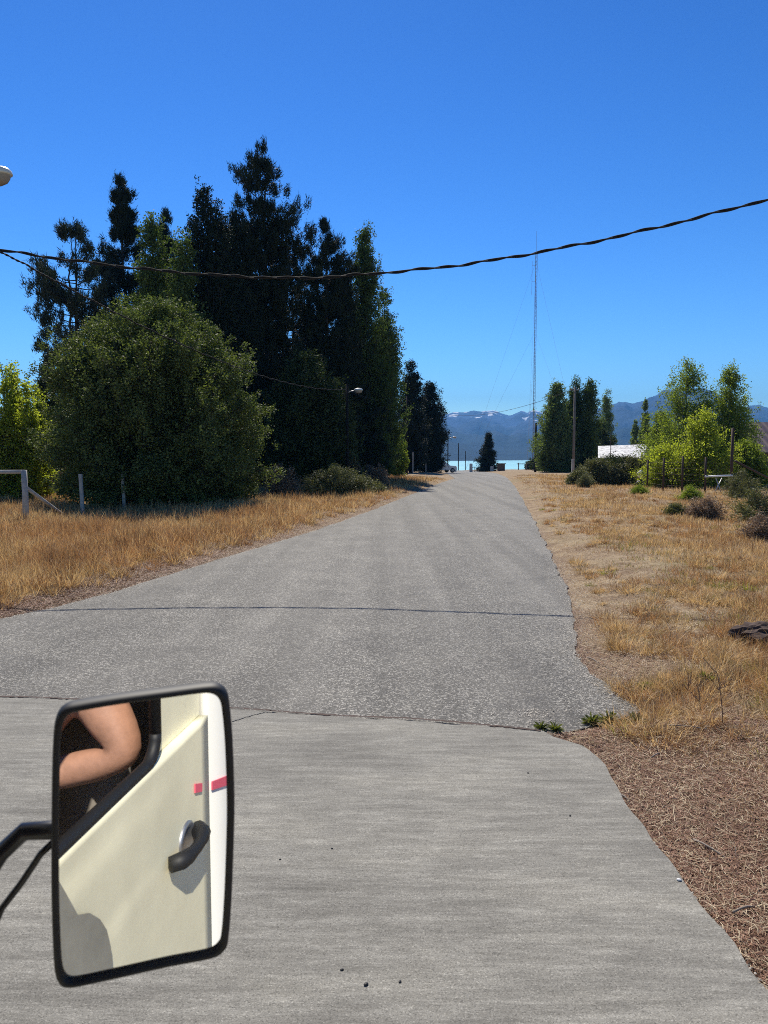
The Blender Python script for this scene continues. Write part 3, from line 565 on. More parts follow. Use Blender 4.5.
def blades(name, xy, hgt, wid, mat, rng, lean=.35, kind='stuff', az=None, ln=None):
    n = len(xy); z = ground_z(xy[:, 0], xy[:, 1]) - .02
    az = rng.uniform(0, 2 * math.pi, n) if az is None else az; ln = np.abs(rng.normal(0, lean, n)) if ln is None else ln; h = hgt; a2 = rng.uniform(0, 2 * math.pi, n)
    p0 = np.stack([xy[:, 0], xy[:, 1], z], -1); s = np.stack([np.cos(a2), np.sin(a2), 0 * az], -1) * wid[:, None] * .5
    d = np.stack([np.cos(az) * ln, np.sin(az) * ln, 1 + 0 * az], -1); d = unit(d)
    mid = p0 + d * h[:, None] * .55; d2 = unit(d + np.stack([np.cos(az), np.sin(az), 0 * az], -1) * ln[:, None] * 1.3 - np.array([0, 0, .1])); tip = mid + d2 * h[:, None] * .5
    V = np.stack([p0 - s, p0 + s, mid + s * .8, mid - s * .8, tip], 1).reshape(-1, 3)
    b_ = (np.arange(n) * 5)[:, None]
    # one quad and one triangle written as two triangles + one
    T = np.concatenate([b_ + [0, 1, 2], b_ + [0, 2, 3], b_ + [3, 2, 4]], 1).reshape(-1, 3)
    return tag(np_obj(name, V, T, mat), kind=kind)
rng = np.random.default_rng(77)
def scatter(n, side, ymin, ymax, width, pw=1.0):
    """points off the pavement, density falling with distance"""
    uu = rng.random(n); y = ymin * (ymax / ymin) ** (uu ** pw)
    d = rng.random(n) * width * np.clip(y / 12, .35, 3)
    xr = np.interp(y, yR, xR); xcc = np.interp(y, yC, xC)
    if side > 0: x = np.where(y > 6.35, xr, xcc) + d
    else: x = np.interp(y, yL, xL) - d
    return np.stack([x, y], -1), d
# left verge: tall golden-brown grass
xy, d = scatter(420000, -1, 9.0, 62, 9)
cn = vnoise(xy[:, 0], xy[:, 1], .55, 5.); fn = vnoise(xy[:, 0], xy[:, 1], 3.2, 6.)
nz = .5 * vnoise(xy[:, 0], xy[:, 1], 1.1, 2.) + .5 * fn
keep = (rng.random(len(xy)) < np.clip(d * 1.0, .05, 1) * (.1 + 1.1 * nz ** 1.3)) & (offroad(xy[:, 0], xy[:, 1]) > -.04) & ((xy[:, 0] - at(152, 306, 29)[0]) ** 2 + (xy[:, 1] - 29) ** 2 > 9)
xy = xy[keep]; d = d[keep]; nz = nz[keep]; cn = cn[keep]; fn = fn[keep]
h = (.06 + .37 * np.clip((d - .1) / 1.8, 0, 1) * (.15 + 1.1 * nz)) * rng.uniform(.3, 1.3, len(xy)); w = .003 + .00036 * xy[:, 1]
r_ = rng.random(len(xy)); pick = r_ < np.clip(.62 + (cn - .5) * 1.8, .08, .95); gg = (rng.random(len(xy)) < .22 * (fn > .62) * (cn < .55))
blades('dry_grass', xy[pick & ~gg], h[pick & ~gg], w[pick & ~gg], M['rustgrass'], rng, .6)
blades('straw_grass', xy[~pick & ~gg], h[~pick & ~gg], w[~pick & ~gg], M['straw'], rng, .65)
blades('green_grass', xy[gg], h[gg] * .5, w[gg], M['olive'], rng, .6)
# right verge
xy, d = scatter(640000, 1, 3.6, 70, 8.5)
x, y = xy.T; nz = vnoise(x, y, 1.5, 4.); nl = vnoise(x, y, .5, 7.); fn = vnoise(x, y, 4.5, 8.)
lit = y + .25 * x < 5.5 + 2.2 * (nl - .5) + .45 * rng.normal(0, 1, len(y))          # needle litter corner, little grass
trail = np.exp(-((x - np.interp(y, [8, 14, 22, 34, 60], [4.6, 4.2, 5.2, 7.5, 12])) / .55) ** 2) * (y > 10)
patch = np.clip((.5 * nz + .5 * fn - .3) * 2.6, 0, 1)
dens = (np.where(y > 15, .2, .08) + .75 * patch) * np.clip(d * 2 + np.where(y > 11, .45, .05), .05, 1) * (1 - .6 * trail); dens = np.where(lit, dens * .06, dens)
keep = (rng.random(len(xy)) < dens) & (offroad(x, y) > .0)
xy = xy[keep]; d = d[keep]; x, y = xy.T; nz = nz[keep]; nl = nl[keep]; fn = fn[keep]
h = (.04 + .19 * np.clip((d - .3) / 2.0, 0, 1) * (.1 + 1.1 * nz) * np.clip((y - 3) / 3, .5, 1)) * rng.uniform(.3, 1.35, len(xy)); w = .0022 + .00036 * y
t_ = rng.random(len(xy)); gr = (t_ < .62 * (fn > .45) * np.exp(-((d - 1.1) / .9) ** 2) * (y < 18)); ru = ~gr & (t_ > np.clip(.62 - (nl - .5) * 1.4, .1, .95))
rest = ~gr & ~ru
blades('dry_grass', xy[ru], h[ru], w[ru], M['rustgrass'], rng, .8)
blades('straw_grass', xy[rest], h[rest], w[rest], M['straw'], rng, .9)
blades('green_grass', xy[gr], h[gr] * .7, w[gr], M['olivegrass'], rng, .7)
# tussocks: clumps of long straw leaning the same way
def tussocks(name, cen, mat, per, spread, hl, lean_c):
    n = len(cen); wa = rng.uniform(0, 2 * math.pi, n); sz = rng.uniform(.5, 1.5, n)
    off = rng.normal(0, 1, (n, per, 2)) * (spread * sz)[:, None, None]; xy_ = (cen[:, None] + off).reshape(-1, 2)
    az_ = np.arctan2(off[..., 1] + .02 * np.sin(wa)[:, None] * 2, off[..., 0] + .02 * np.cos(wa)[:, None] * 2).ravel() + rng.normal(0, .5, n * per)
    ln_ = np.abs(rng.normal(lean_c, .45, n * per)); hh_ = (hl * sz)[:, None] * rng.uniform(.35, 1.2, (n, per)); ww_ = .0024 + .00034 * xy_[:, 1]
    ok = offroad(xy_[:, 0], xy_[:, 1]) > -.02; blades(name, xy_[ok], hh_.ravel()[ok], ww_[ok], mat, rng, az=az_[ok], ln=ln_[ok])
cxy, cd = scatter(4600, 1, 4.0, 34, 8.5); kk = (cd > .35) & (vnoise(cxy[:, 0], cxy[:, 1], .9, 11.) > .47) & (cxy[:, 1] + .3 * cxy[:, 0] + rng.normal(0, .45, len(cxy)) > 5.9); cxy = cxy[kk]
q3 = rng.random(len(cxy))
tussocks('straw_tussocks', cxy[q3 < .55], M['straw'], 110, .045, .17, .9)
tussocks('rusty_tussocks', cxy[(q3 >= .55) & (q3 < .93)], M['rustgrass'], 90, .045, .15, .8)
tussocks('green_tussocks', cxy[q3 >= .93], M['olivegrass'], 90, .05, .12, .7)
cxy, cd = scatter(3000, -1, 9.2, 40, 8.5); kk = (cd > .4); cxy = cxy[kk]; q3 = rng.random(len(cxy))
tussocks('straw_tussocks', cxy[q3 < .5], M['straw'], 60, .06, .28, .6)
tussocks('rusty_tussocks', cxy[q3 >= .5], M['rustgrass'], 60, .06, .25, .6)
# lying straw and needle litter
def litter(name, xy, ln, wd, mat, zoff=.012):
    n = len(xy); z = ground_z(xy[:, 0], xy[:, 1]); cent = np.stack([xy[:, 0], xy[:, 1], z + zoff + rng.random(n) * .02], -1)
    a = rng.uniform(0, 2 * math.pi, n); d = np.stack([np.cos(a), np.sin(a), rng.normal(0, .22, n)], -1)
    d = unit(d); s = unit(np.cross(d, np.array([0, 0, 1.]) + rng.normal(0, .3, (n, 3)))); l_ = (ln * rng.uniform(.4, 1.4, n))[:, None]; w_ = (wd * rng.uniform(.6, 1.3, n))[:, None]
    bend = s * l_ * rng.normal(0, .12, (n, 1))
    V = np.stack([cent - d * l_ * .5 - s * w_ * .5, cent - d * l_ * .5 + s * w_ * .5, cent + bend + s * w_ * .5, cent + bend - s * w_ * .5, cent + d * l_ * .5 + s * w_ * .3, cent + d * l_ * .5 - s * w_ * .3], 1).reshape(-1, 3)
    b_ = (np.arange(n) * 6)[:, None]
    Fq = np.concatenate([b_ + [0, 1, 2, 3], b_ + [3, 2, 4, 5]], 1).reshape(-1, 4)
    return tag(np_obj(name, V, Fq, mat), kind='stuff')
xy, d = scatter(420000, 1, 2.0, 9.5, 9.5)
keep = (offroad(xy[:, 0], xy[:, 1]) > -.03 - .12 * (rng.random(len(xy)) ** 4)) & (rng.random(len(xy)) < np.clip(np.maximum(1.2 - (xy[:, 1] - 5.4 - .15 * xy[:, 0]) * .5, .9 - offroad(xy[:, 0], xy[:, 1]) * 1.2), .1, 1)); xy = xy[keep]
litter('needle_litter', xy, .032, .0028, M['litter'])
xy2, d = scatter(110000, 1, 2.0, 24, 7); keep = (offroad(xy2[:, 0], xy2[:, 1]) > 0) & (rng.random(len(xy2)) < .5 + .5 * (xy2[:, 1] > 6)); xy2 = xy2[keep]
litter('straw_litter', xy2, .06, .0025, M['palelitter'], .02)
xy3, d = scatter(70000, -1, 9, 45, .8); xy3 = xy3[offroad(xy3[:, 0], xy3[:, 1]) > -.06]
litter('verge_litter', xy3, .05, .005, M['litter'], .015)

def gravel(name, xy, r, mat):
    n = len(xy); z = np.maximum(ground_z(xy[:, 0], xy[:, 1]), np.where(offroad(xy[:, 0], xy[:, 1]) < 0, .004, -9)); rr = r * rng.uniform(.4, 1.3, n)
    base_ = np.array([(1, 0, 0), (-.5, .87, 0), (-.5, -.87, 0), (.1, .05, .75)]); a = rng.uniform(0, 6.28, n)
    c, s_ = np.cos(a), np.sin(a); bx = base_[None] * rng.uniform(.6, 1.2, (n, 4, 1)); V = np.stack([bx[..., 0] * c[:, None] - bx[..., 1] * s_[:, None], bx[..., 0] * s_[:, None] + bx[..., 1] * c[:, None], bx[..., 2]], -1) * rr[:, None, None]
    V += np.stack([xy[:, 0], xy[:, 1], z], -1)[:, None]; b_ = (np.arange(n) * 4)[:, None]
    return tag(np_obj(name, V.reshape(-1, 3), np.concatenate([b_ + [0, 1, 3], b_ + [1, 2, 3], b_ + [2, 0, 3]], 1).reshape(-1, 3), mat), kind='stuff')
M['gravel'] = leaf_mat('loose_gravel', (.08, .07, .06), (.42, .39, .35), 0, 2.)
def edge_pts(n, side, y0, y1, sd):
    y_ = y0 * (y1 / y0) ** rng.random(n); off = rng.normal(0, sd, n)
    x_ = (np.interp(y_, yL, xL) - off) if side < 0 else np.where(y_ > 5.75, np.interp(y_, yR, xR), np.interp(y_, yC, xC)) + off
    return np.stack([x_, y_], -1)
gp_ = np.concatenate([edge_pts(5200, 1, 2.2, 26, .07), edge_pts(2600, 1, 5.6, 14, .2), edge_pts(4500, -1, 8.7, 26, .09)])
gp_ = gp_[~((gp_[:, 1] < 5.3) & (offroad(gp_[:, 0], gp_[:, 1]) < -.05))]
gravel('gravel', gp_, .008, M['gravel'])
litter('verge_litter', edge_pts(9000, 1, 2.2, 20, .06), .035, .003, M['litter'], .012); litter('verge_litter', edge_pts(6000, -1, 8.7, 24, .09), .04, .004, M['palelitter'], .012)
def weed(px, py, s, label, seed, mat='green'):
    q = gp(px, py); rng_ = np.random.default_rng(seed); n = 120
    dr = unit(rng_.normal(0, 1, (n, 3)) * [1, 1, .5] + [0, 0, .45]); ln = s * rng_.uniform(.2, .8, n)[:, None] ** 1.0; sd = unit(np.cross(dr, rng_.normal(size=(n, 3)))) * s * .035
    z_ = np.zeros((n, 3)); V = np.stack([z_, dr * ln * .72 + sd * 1.9, dr * ln - [0, 0, s * .05], dr * ln * .72 - sd * 1.9], 1).reshape(-1, 3); V[:, 2] = np.maximum(V[:, 2], 0)
    Fq = np.arange(n * 4).reshape(n, 4).copy(); V = V[np.r_[0:len(V)]]; Fq[:, 0] = 0
    o = np_obj('weed', V, Fq, M[mat]); o.location = (q[0], q[1], max(gz(q[0], q[1]), .0) + .01); return tag(o, label, 'weed', 'weeds along the edge of the paving')
weed(541, 729, .09, 'small green weed in the joint where concrete meets asphalt', 1); weed(556, 731, .1, 'tiny green weed just right of the one in the joint', 2)
weed(608, 722, .13, 'largest green weed at the corner of the asphalt', 3); weed(634, 727, .15, 'brownish weed right of the largest green weed', 4, 'olive')
weed(646, 690, .12, 'small green weed on the soil beyond the asphalt corner', 5); weed(592, 724, .12, 'small green weed left of the largest green weed', 6); weed(706, 690, .16, 'green weed low in the golden grass at the right', 7)

# twigs and pebbles near the camera
rt = random.Random(4)
for i, (px, py, L_, a, lab) in enumerate([(628, 800, .16, -1.1, 'curved dead twig at the edge of the concrete'), (752, 912, .22, .5, 'pale curved twig lying on needle litter at lower right'), (722, 862, .35, -1.0, 'long thin dead stalk on needle litter at the right'), (705, 745, .5, -.2, 'thin dead stalk lying between litter and golden grass'), (598, 664, .4, -1.2, 'bent straw stalk beside the asphalt edge'), (660, 760, .2, .8, 'short pale twig behind the concrete edge')]):
    q = gp(px, py); z0 = gz(q[0], q[1]) + .025; pts = []
    for k in range(7):
        t = k / 6 - .5; pts.append((t * L_ * math.cos(a) - math.sin(a) * .25 * L_ * (t * t), t * L_ * math.sin(a) + math.cos(a) * .25 * L_ * (t * t), .012 * math.sin(k)))
    o = MB().tube(pts, [.0055, .005, .005, .0045, .004, .003, .002], 6).build('dead_twig', M['twig'], smooth=True); o.location = (q[0], q[1], z0); tag(o, lab, 'twig', 'dead twigs on the right verge')
pv = [(366, 988, .007, 'largest dark pebble on the concrete near the bottom'), (342, 973, .005, 'small dark pebble left of the largest one'), (400, 985, .005, 'flat dark pebble right of the largest one'), (280, 862, .004, 'dark pebble right of the mirror, left of its neighbour'), (332, 851, .004, 'dark pebble highest on the concrete right of the mirror'), (570, 818, .005, 'dark pebble near the right edge of the concrete'), (679, 883, .008, 'white pebble at the right edge of the concrete'), (528, 775, .005, 'dark pebble near the top right of the concrete')]
M['pebble'] = simple('dark_pebble', (.02, .018, .018), .6)
for px, py, r, lab in pv:
    q = gp(px, py); mb = MB(); mb.lathe([(0, -r * .5), (r * .8, -r * .4), (r * 1.2, 0), (r * .8, r * .5), (0, r * .6)], 9); o = mb.build('pebble', M['white'] if 'white' in lab else M['pebble'], smooth=True)
    o.location = (q[0], q[1], .012 + r * .5); o.scale = (1.3, .9, 1); o.rotation_euler = (0, 0, rt.random() * 3); tag(o, lab, 'pebble', 'loose pebbles on the concrete')
def stalk(px, py, hgt, seed, lab):
    q = gp(px, py); r_ = random.Random(seed); mb = MB(); lean_ = r_.uniform(-.25, .25)
    main = [(lean_ * hgt * t * t, 0, hgt * t) for t in np.linspace(0, 1, 7)]; mb.tube(main, [.004, .0038, .0035, .003, .0026, .002, .001], 5)
    for k in range(11):
        t = r_.uniform(.25, .95); a_ = r_.uniform(0, 6.28); L_ = hgt * r_.uniform(.15, .35); p0 = (lean_ * hgt * t * t, 0, hgt * t)
        p2 = (p0[0] + L_ * .7 * math.cos(a_), L_ * .7 * math.sin(a_), p0[2] + L_ * .8); mb.tube([p0, ((p0[0] + p2[0]) / 2 + .01, p2[1] / 2, (p0[2] + p2[2]) / 2 - .01), p2], [.0022, .0018, .001], 4)
        mb.lathe([(0, -.006), (.005, 0), (0, .008)], 5, p2)
    o = mb.build('dry_stalk', M['stalk']); o.location = (q[0], q[1], gz(q[0], q[1]) - .02); tag(o, lab, 'dry weed', 'dead weed stalks in the right verge')
M['stalk'] = simple('dead_stalk', (.16, .10, .07), .9)
stalk(722, 742, .42, 3, 'tallest dead weed stalk standing in the right verge below the soil clod'); stalk(700, 716, .28, 4, 'short branching dead stalk left of the tallest one'); stalk(688, 700, .22, 9, 'lowest dead weed stalk, leftmost in the right verge'); stalk(752, 560, .5, 12, 'dead weed stalk far up the right verge above the soil clod')
# dark clod of soil at right
q = gp(756, 641); bm = bmesh.new(); bmesh.ops.create_icosphere(bm, subdivisions=4, radius=1)
for v_ in bm.verts:
    nn = noise.fractal(v_.co * 2.2, 1, 2, 5); v_.co = v_.co * (1 + .25 * nn); v_.co = v_.co * (1 + .12 * noise.fractal(v_.co * 9, 1, 2, 4)); v_.co.x *= .38; v_.co.y *= .22; v_.co.z *= .15
me = bpy.data.meshes.new('soil_clod'); bm.to_mesh(me); bm.free(); me.materials.append(M['soil'])
o = bpy.data.objects.new('soil_clod', me); C.objects.link(o); o.location = (q[0] + .1, q[1], gz(q[0], q[1]) + .05); tag(o, 'dark lump of soil and roots lying in the dry grass at the right edge', 'soil clod')

# ------------------------------------------------------------------ poles, lamps, cables
def pole(px, D, top, r, mat, label, name='utility_pole', group=None, extra=0):
    q = at(px, top, D); z0 = gz(q[0], q[1]); o = empty(name, (q[0], q[1], z0), label, 'pole', group)
    Hh = q[2] - z0
    MB().tube([(0, 0, -.2), (0, 0, Hh * .5), (0, 0, Hh)], [r, r * .9, r * .75], 10).build('shaft', M[mat], o, True)
    return o, Hh
def insul(o, Hh, L_=.5):
    MB().box((0, 0, Hh - .3), (L_, .07, .09)).build('crossarm', M['polewood'], o)
    for s in (-1, 1):
        MB().lathe([(0, 0), (.035, 0), (.045, .04), (.03, .06), (.04, .09), (.0, .12)], 8, (s * L_ * .42, 0, Hh - .255)).build('insulator', M['steel'], o)
def lamp_arm(o, Hh, dx, dy, rise=.35, s=1.0):
    MB().tube([(0, 0, Hh - .6), (dx * .4, dy * .4, Hh - .6 + rise * .75), (dx * .8, dy * .8, Hh - .6 + rise)], .025 * s, 8).build('arm', M['steel'], o, True)
    ang = math.atan2(dy, dx)
    h_ = MB().lathe([(0, .10), (.06, .098), (.11, .08), (.14, .045), (.15, .01), (.15, -.005), (.13, -.01)], 18).build('lamp_head', M['lamp_cap'], o, True)
    h_.location = (dx, dy, Hh - .6 + rise); h_.rotation_euler = (0, 0, ang); h_.scale = (1.5 * s, 1.05 * s, 1.1 * s)
    gl = MB().lathe([(.132, 0), (.125, -.05), (.10, -.10), (.05, -.135), (0, -.14)], 18).build('lamp_bowl', M['lamp_glass'], h_, True)
M['lamp_cap'] = simple('lamp_cap', (.55, .55, .52), .4, var=.1)
M['lamp_glass'] = simple('lamp_bowl', (.25, .22, .19), .25, var=.15)
# near left lamp, its pole outside the frame
qn = at(-34, 300, 13.9); z0 = gz(qn[0], qn[1]); hl = at(2, 174, 13.8)
npole = empty('street_lamp', (qn[0], qn[1], z0), 'street lamp with grey rounded head poking in at the upper left edge', 'street lamp', 'street lamps along the left side of the road')
Hn = hl[2] + .2 - z0
MB().tube([(0, 0, -.3), (0, 0, Hn * .5), (0, 0, Hn)], [.13, .115, .09], 12).build('shaft', M['polewood'], npole, True)
lamp_arm(npole, Hn + .02, hl[0] - qn[0] - .09, hl[1] - qn[1], .37, 1.25)
# lamp before the dark trees
o, Hf = pole(347, 41, 384, .09, 'blackpole', 'dark street lamp with a pale head in front of the dark trees', 'street_lamp', 'street lamps along the left side of the road')
o['category'] = 'street lamp'; lamp_arm(o, Hf + .1, .62, -.1, .15, 1.1)
top2 = np.array(o.location) + [0, 0, Hf]
def cable(name, label, pts, r, twist=0, group=None, strands=2):
    pts = [Vector(p) for p in pts]; out_ = []
    for i in range(len(pts) - 1):                        # Catmull-Rom
        p0, p1, p2, p3 = pts[max(i - 1, 0)], pts[i], pts[i + 1], pts[min(i + 2, len(pts) - 1)]
        for k in range(24):
            t = k / 24; out_.append(.5 * ((2 * p1) + (-p0 + p2) * t + (2 * p0 - 5 * p1 + 4 * p2 - p3) * t * t + (-p0 + 3 * p1 - 3 * p2 + p3) * t ** 3))
    out_.append(pts[-1])
    if not twist:
        return tag(MB().tube(out_, r, 6).build(name, M['wire'], smooth=True), label, 'cable', group)
    # densify and wind strands
    P_ = np.array([tuple(p) for p in out_]); seg = np.r_[0, np.cumsum(np.linalg.norm(np.diff(P_, axis=0), axis=1))]
    s_ = np.arange(0, seg[-1], .03); Q = np.stack([np.interp(s_, seg, P_[:, i]) for i in range(3)], -1)
    t = unit(np.gradient(Q, axis=0)); u_ = unit(np.cross(t, [0, 0, 1.])); w_ = np.cross(t, u_); mb = MB()
    Q = Q + w_ * (.010 * np.sin(s_ * 5.1) + .006 * np.sin(s_ * 11.3))[:, None]
    for q_ in range(strands):
        ph = s_ * 2 * math.pi / twist + q_ * 2 * math.pi / strands
        mb.tube(Q + (u_ * np.cos(ph)[:, None] + w_ * np.sin(ph)[:, None]) * r * .95, r, 6)
    return tag(mb.build(name, M['wire'], smooth=True), label, 'cable', group)
A = tuple(at(-33, 243, 13.85))
cable('overhead_cable', 'thick twisted black cable sagging across the whole sky from left to right', [A, at(0, 250, 13.9), at(100, 264, 14), at(200, 274, 14), at(300, 278, 13.9), at(380, 273, 13.7), at(460, 265, 13.5), at(540, 252, 13.3), at(620, 236, 13), at(700, 217, 12.7), at(768, 199, 12.4), at(900, 160, 12)], .0145, .85, 'overhead cables')
# pole that carries its right end, outside the frame
o, hh = pole(902, 12.05, 150, .11, 'polewood', 'wooden pole carrying the right end of the twisted cable, outside the right edge')
def sag_line(a, b, sag, n=6): return [tuple(np.array(a) * (1 - t) + np.array(b) * t - np.array([0, 0, 4 * sag * t * (1 - t)])) for t in np.linspace(0, 1, n)]
cable('overhead_cable', 'thin cable running from the near lamp pole down to the lamp before the dark trees', sag_line(tuple(at(-8, 247, 13.9)), tuple(top2 - [0, 0, .3]), .75), .011, .3, 'overhead cables')
TP = 'dark poles along the left of the road'
o, Hb = pole(407, 72, 396, .11, 'blackpole', 'black utility pole at the left road edge, in front of the far cypresses', group=TP); tb = np.array(o.location) + [0, 0, Hb]
cable('overhead_cable', 'thin cable between the lamp before the dark trees and the black utility pole', sag_line(tuple(top2 - [0, 0, .3]), tuple(tb - [0, 0, .2]), .5), .011, 0, 'overhead cables')
o, Hc = pole(448, 135, 436, .11, 'blackpole', 'distant lamp pole with a short arm, nearest the far cypresses', 'street_lamp', 'street lamps along the left side of the road'); o['category'] = 'street lamp'; lamp_arm(o, Hc + .1, 1.2, 0, .3, 1.6); tc = np.array(o.location) + [0, 0, Hc]
pole(458.5, 175, 443, .12, 'blackpole', 'thin distant pole, middle of the three before the lake', group=TP)
pole(465.5, 215, 451, .12, 'blackpole', 'shortest distant pole, rightmost of the three before the lake', group=TP)
cable('overhead_cable', 'thin cable drooping from the black utility pole to the distant lamp pole', sag_line(tuple(tb - [0, 0, .2]), tuple(tc), .9), .014, 0, 'overhead cables')
o, Hw = pole(575, 76, 387, .13, 'polewood', 'weathered wooden power pole in front of the poplar clump on the right'); insul(o, Hw, .9); tw = np.array(o.location) + [0, 0, Hw - .15]
cable('overhead_cable', 'thin cable crossing the far sky above the mountains to the wooden power pole', sag_line(tuple(tw), tuple(np.array(at(447, 415, 120))), 1.0), .02, 0, 'overhead cables')
pole(536, 92, 423, .15, 'blackpole', 'black pole standing at the right road edge below the radio mast', group=None)
q = at(573, 459, 72); z0 = gz(q[0], q[1]); o = MB().box((0, 0, (q[2] - z0) / 2), (.24, .24, q[2] - z0), taper=.9).build('concrete_stub_post', M['concrete_post'], bevel=.02); o.location = (q[0], q[1], z0); tag(o, 'short pale concrete post beside the wooden power pole', 'post')

# radio mast
q = at(536.5, 245, 170); z0 = gz(q[0], q[1]); mast = empty('radio_mast', (q[0], q[1], z0), 'tall thin lattice radio mast rising above the road end', 'radio mast')
Hm = q[2] - z0; mb = MB(); a_ = .24
cor = [(a_ * math.cos(t), a_ * math.sin(t)) for t in (math.pi / 2, math.pi * 7 / 6, math.pi * 11 / 6)]
for x_, y_ in cor: mb.tube([(x_, y_, 0), (x_, y_, Hm * .97)], .035, 4)
nseg = 60
for i in range(nseg):
    za, zb = Hm * .97 * i / nseg, Hm * .97 * (i + 1) / nseg
    for j in range(3):
        p, r = cor[j], cor[(j + 1) % 3]
        if i % 2: p, r = r, p
        mb.tube([(p[0], p[1], za), (r[0], r[1], zb)], .016, 3, False)
m, nt, b, out = new_mat('mast_paint'); g = NT(nt); sx = g.n('ShaderNodeSeparateXYZ'); g.l(g.obj(), sx.inputs[0])
g.l(g.ramp(g.math('FRACT', g.math('MULTIPLY', sx.outputs[2], 1 / 12.)), [(.49, (.14, .05, .045)), (.5, (.2, .2, .21))], 'CONSTANT'), b.inputs['Base Color'])
mb.build('lattice', m, mast)
MB().tube([(0, 0, Hm * .96), (0, 0, Hm + 3.0)], .03, 6).build('whip_aerial', M['steel'], mast)
MB().tube([(-.9, 0, Hm * .78), (-.9, 0, Hm * .93)], .035, 6).tube([(-.9, 0, Hm * .91), (0, 0, Hm * .91)], .025, 5).tube([(-.9, 0, Hm * .84), (0, 0, Hm * .84)], .025, 5).build('side_aerial', M['steel'], mast)
for i, (hx, gx, gy) in enumerate([(.93, -16, -6), (.93, 14, 10), (.62, -16, -6), (.62, 14, 10), (.93, 2, 18), (.62, 2, 18)]):
    MB().tube([(0, 0, Hm * hx), (gx, gy, .3 - z0 + gz(q[0] + gx, q[1] + gy))], .012, 4).build('guy_wire', M['steel'], mast)

# ------------------------------------------------------------------ fences
# left: pale post with rail, brace and two thin posts
q1 = at(24, 470, 20.5); z0 = gz(q1[0], q1[1]); fl = empty('wooden_fence', (q1[0], q1[1], z0), 'pale grey fence end post with rail and slanting brace in the tall grass at left', 'fence')
h1 = q1[2] - z0
MB().tube([(0, 0, -.2), (.01, 0, h1 * .5), (0, 0, h1)], [.085, .08, .075], 10).build('post', M['greywood'], fl, True)
MB().tube([(.02, 0, h1 - .05), (-1.4, .1, h1 - .06), (-2.6, .2, h1 - .03)], .055, 9).build('rail', M['greywood'], fl, True)
MB().tube([(-2.6, .2, -.2), (-2.6, .2, h1)], .08, 9).build('post', M['greywood'], fl, True)
e2 = at(62, 514, 22.5) - np.array([q1[0], q1[1], z0]); MB().tube([(.05, 0, h1 * .66), tuple(e2)], .05, 9).build('brace', M['greywood'], fl, True)
for px, D, top, lab in [(81, 474, 23.5, 'thin pale post, nearer of the two before the huge round bush')] and [(81, 23.5, 474, 'thin pale fence post in front of the left part of the huge round bush'), (123, 26, 473, 'thin pale fence post in front of the middle of the huge round bush')]:
    q = at(px, top, D); z0 = gz(q[0], q[1]); o = MB().box((0, 0, (q[2] - z0) / 2), (.10, .09, q[2] - z0), ry=-.03).build('fence_post', M['greywood'], bevel=.01); o.location = (q[0], q[1], z0); tag(o, lab, 'fence post', 'thin pale fence posts at left')
# left far: hedge of stakes by the far trees
for i, (px, D, top) in enumerate([(413, 80, 452), (419, 84, 452), (426, 88, 453)]):
    q = at(px, top, D); z0 = gz(q[0], q[1]); o = MB().box((0, 0, (q[2] - z0) / 2), (.12, .12, q[2] - z0)).build('fence_post', M['greywood']); o.location = (q[0], q[1], z0); tag(o, ['grey stake right of the black utility pole, nearest one', 'grey stake right of the black utility pole, middle one', 'grey stake nearest the white car'][i], 'fence post', 'grey stakes under the far cypresses')
# right fence with rusty posts, pale gate bar, brace and wire
qb = at(733, 428, 37); z0 = gz(qb[0], qb[1]); fr_ = empty('wire_fence', (qb[0], qb[1], z0), 'wire fence on rusty posts with a pale bar and slanting brace, right of the road', 'fence')
def loc(p): return (p[0] - qb[0], p[1] - qb[1], p[2] - z0)
MB().tube([(0, 0, -.2), (0, 0, qb[2] - z0)], .075, 8).build('post', M['rust'], fr_, True)
pp = []
for px, D, top in [(706, 37.3, 457), (683, 38, 456), (664, 40, 458), (648, 43, 460)]:
    q = at(px, top, D); pp.append(q); zg = gz(q[0], q[1]); MB().tube([loc((q[0], q[1], zg - .2)), loc(q)], .055, 8).build('post', M['rust'], fr_, True)
a = at(705, 476.5, 37.2); c_ = at(733, 475.5, 36.9); MB().tube([loc(a), loc(c_)], .045, 8).build('bar', M['white'], fr_, True)
MB().tube([loc(at(735, 461, 37)), loc(at(772, 480, 37.5))], .05, 8).build('brace', M['rust'], fr_, True)
MB().tube([loc(at(716, 478, 37.1)), loc(at(722, 496, 37))], .025, 6).tube([loc(at(722, 478, 37.1)), loc(at(713, 496, 37))], .025, 6).build('stay', M['steel'], fr_, True)
mb = MB(); prev = (qb[0], qb[1])
allp = [(qb[0], qb[1])] + [(p[0], p[1]) for p in pp]
for a1, a2 in zip(allp[:-1], allp[1:]):
    for hgt in (.3, .6, .9, 1.2, 1.5):
        mb.tube([(a1[0] - qb[0], a1[1] - qb[1], gz(*a1) - z0 + hgt), (a2[0] - qb[0], a2[1] - qb[1], gz(*a2) - z0 + hgt)], .005, 4)
    for t in np.linspace(0, 1, 9)[1:-1]:
        x_ = a1[0] * (1 - t) + a2[0] * t; y_ = a1[1] * (1 - t) + a2[1] * t; mb.tube([(x_ - qb[0], y_ - qb[1], gz(x_, y_) - z0 + .1), (x_ - qb[0], y_ - qb[1], gz(x_, y_) - z0 + 1.5)], .004, 4)
mb.build('wire_mesh', M['rust'], fr_)
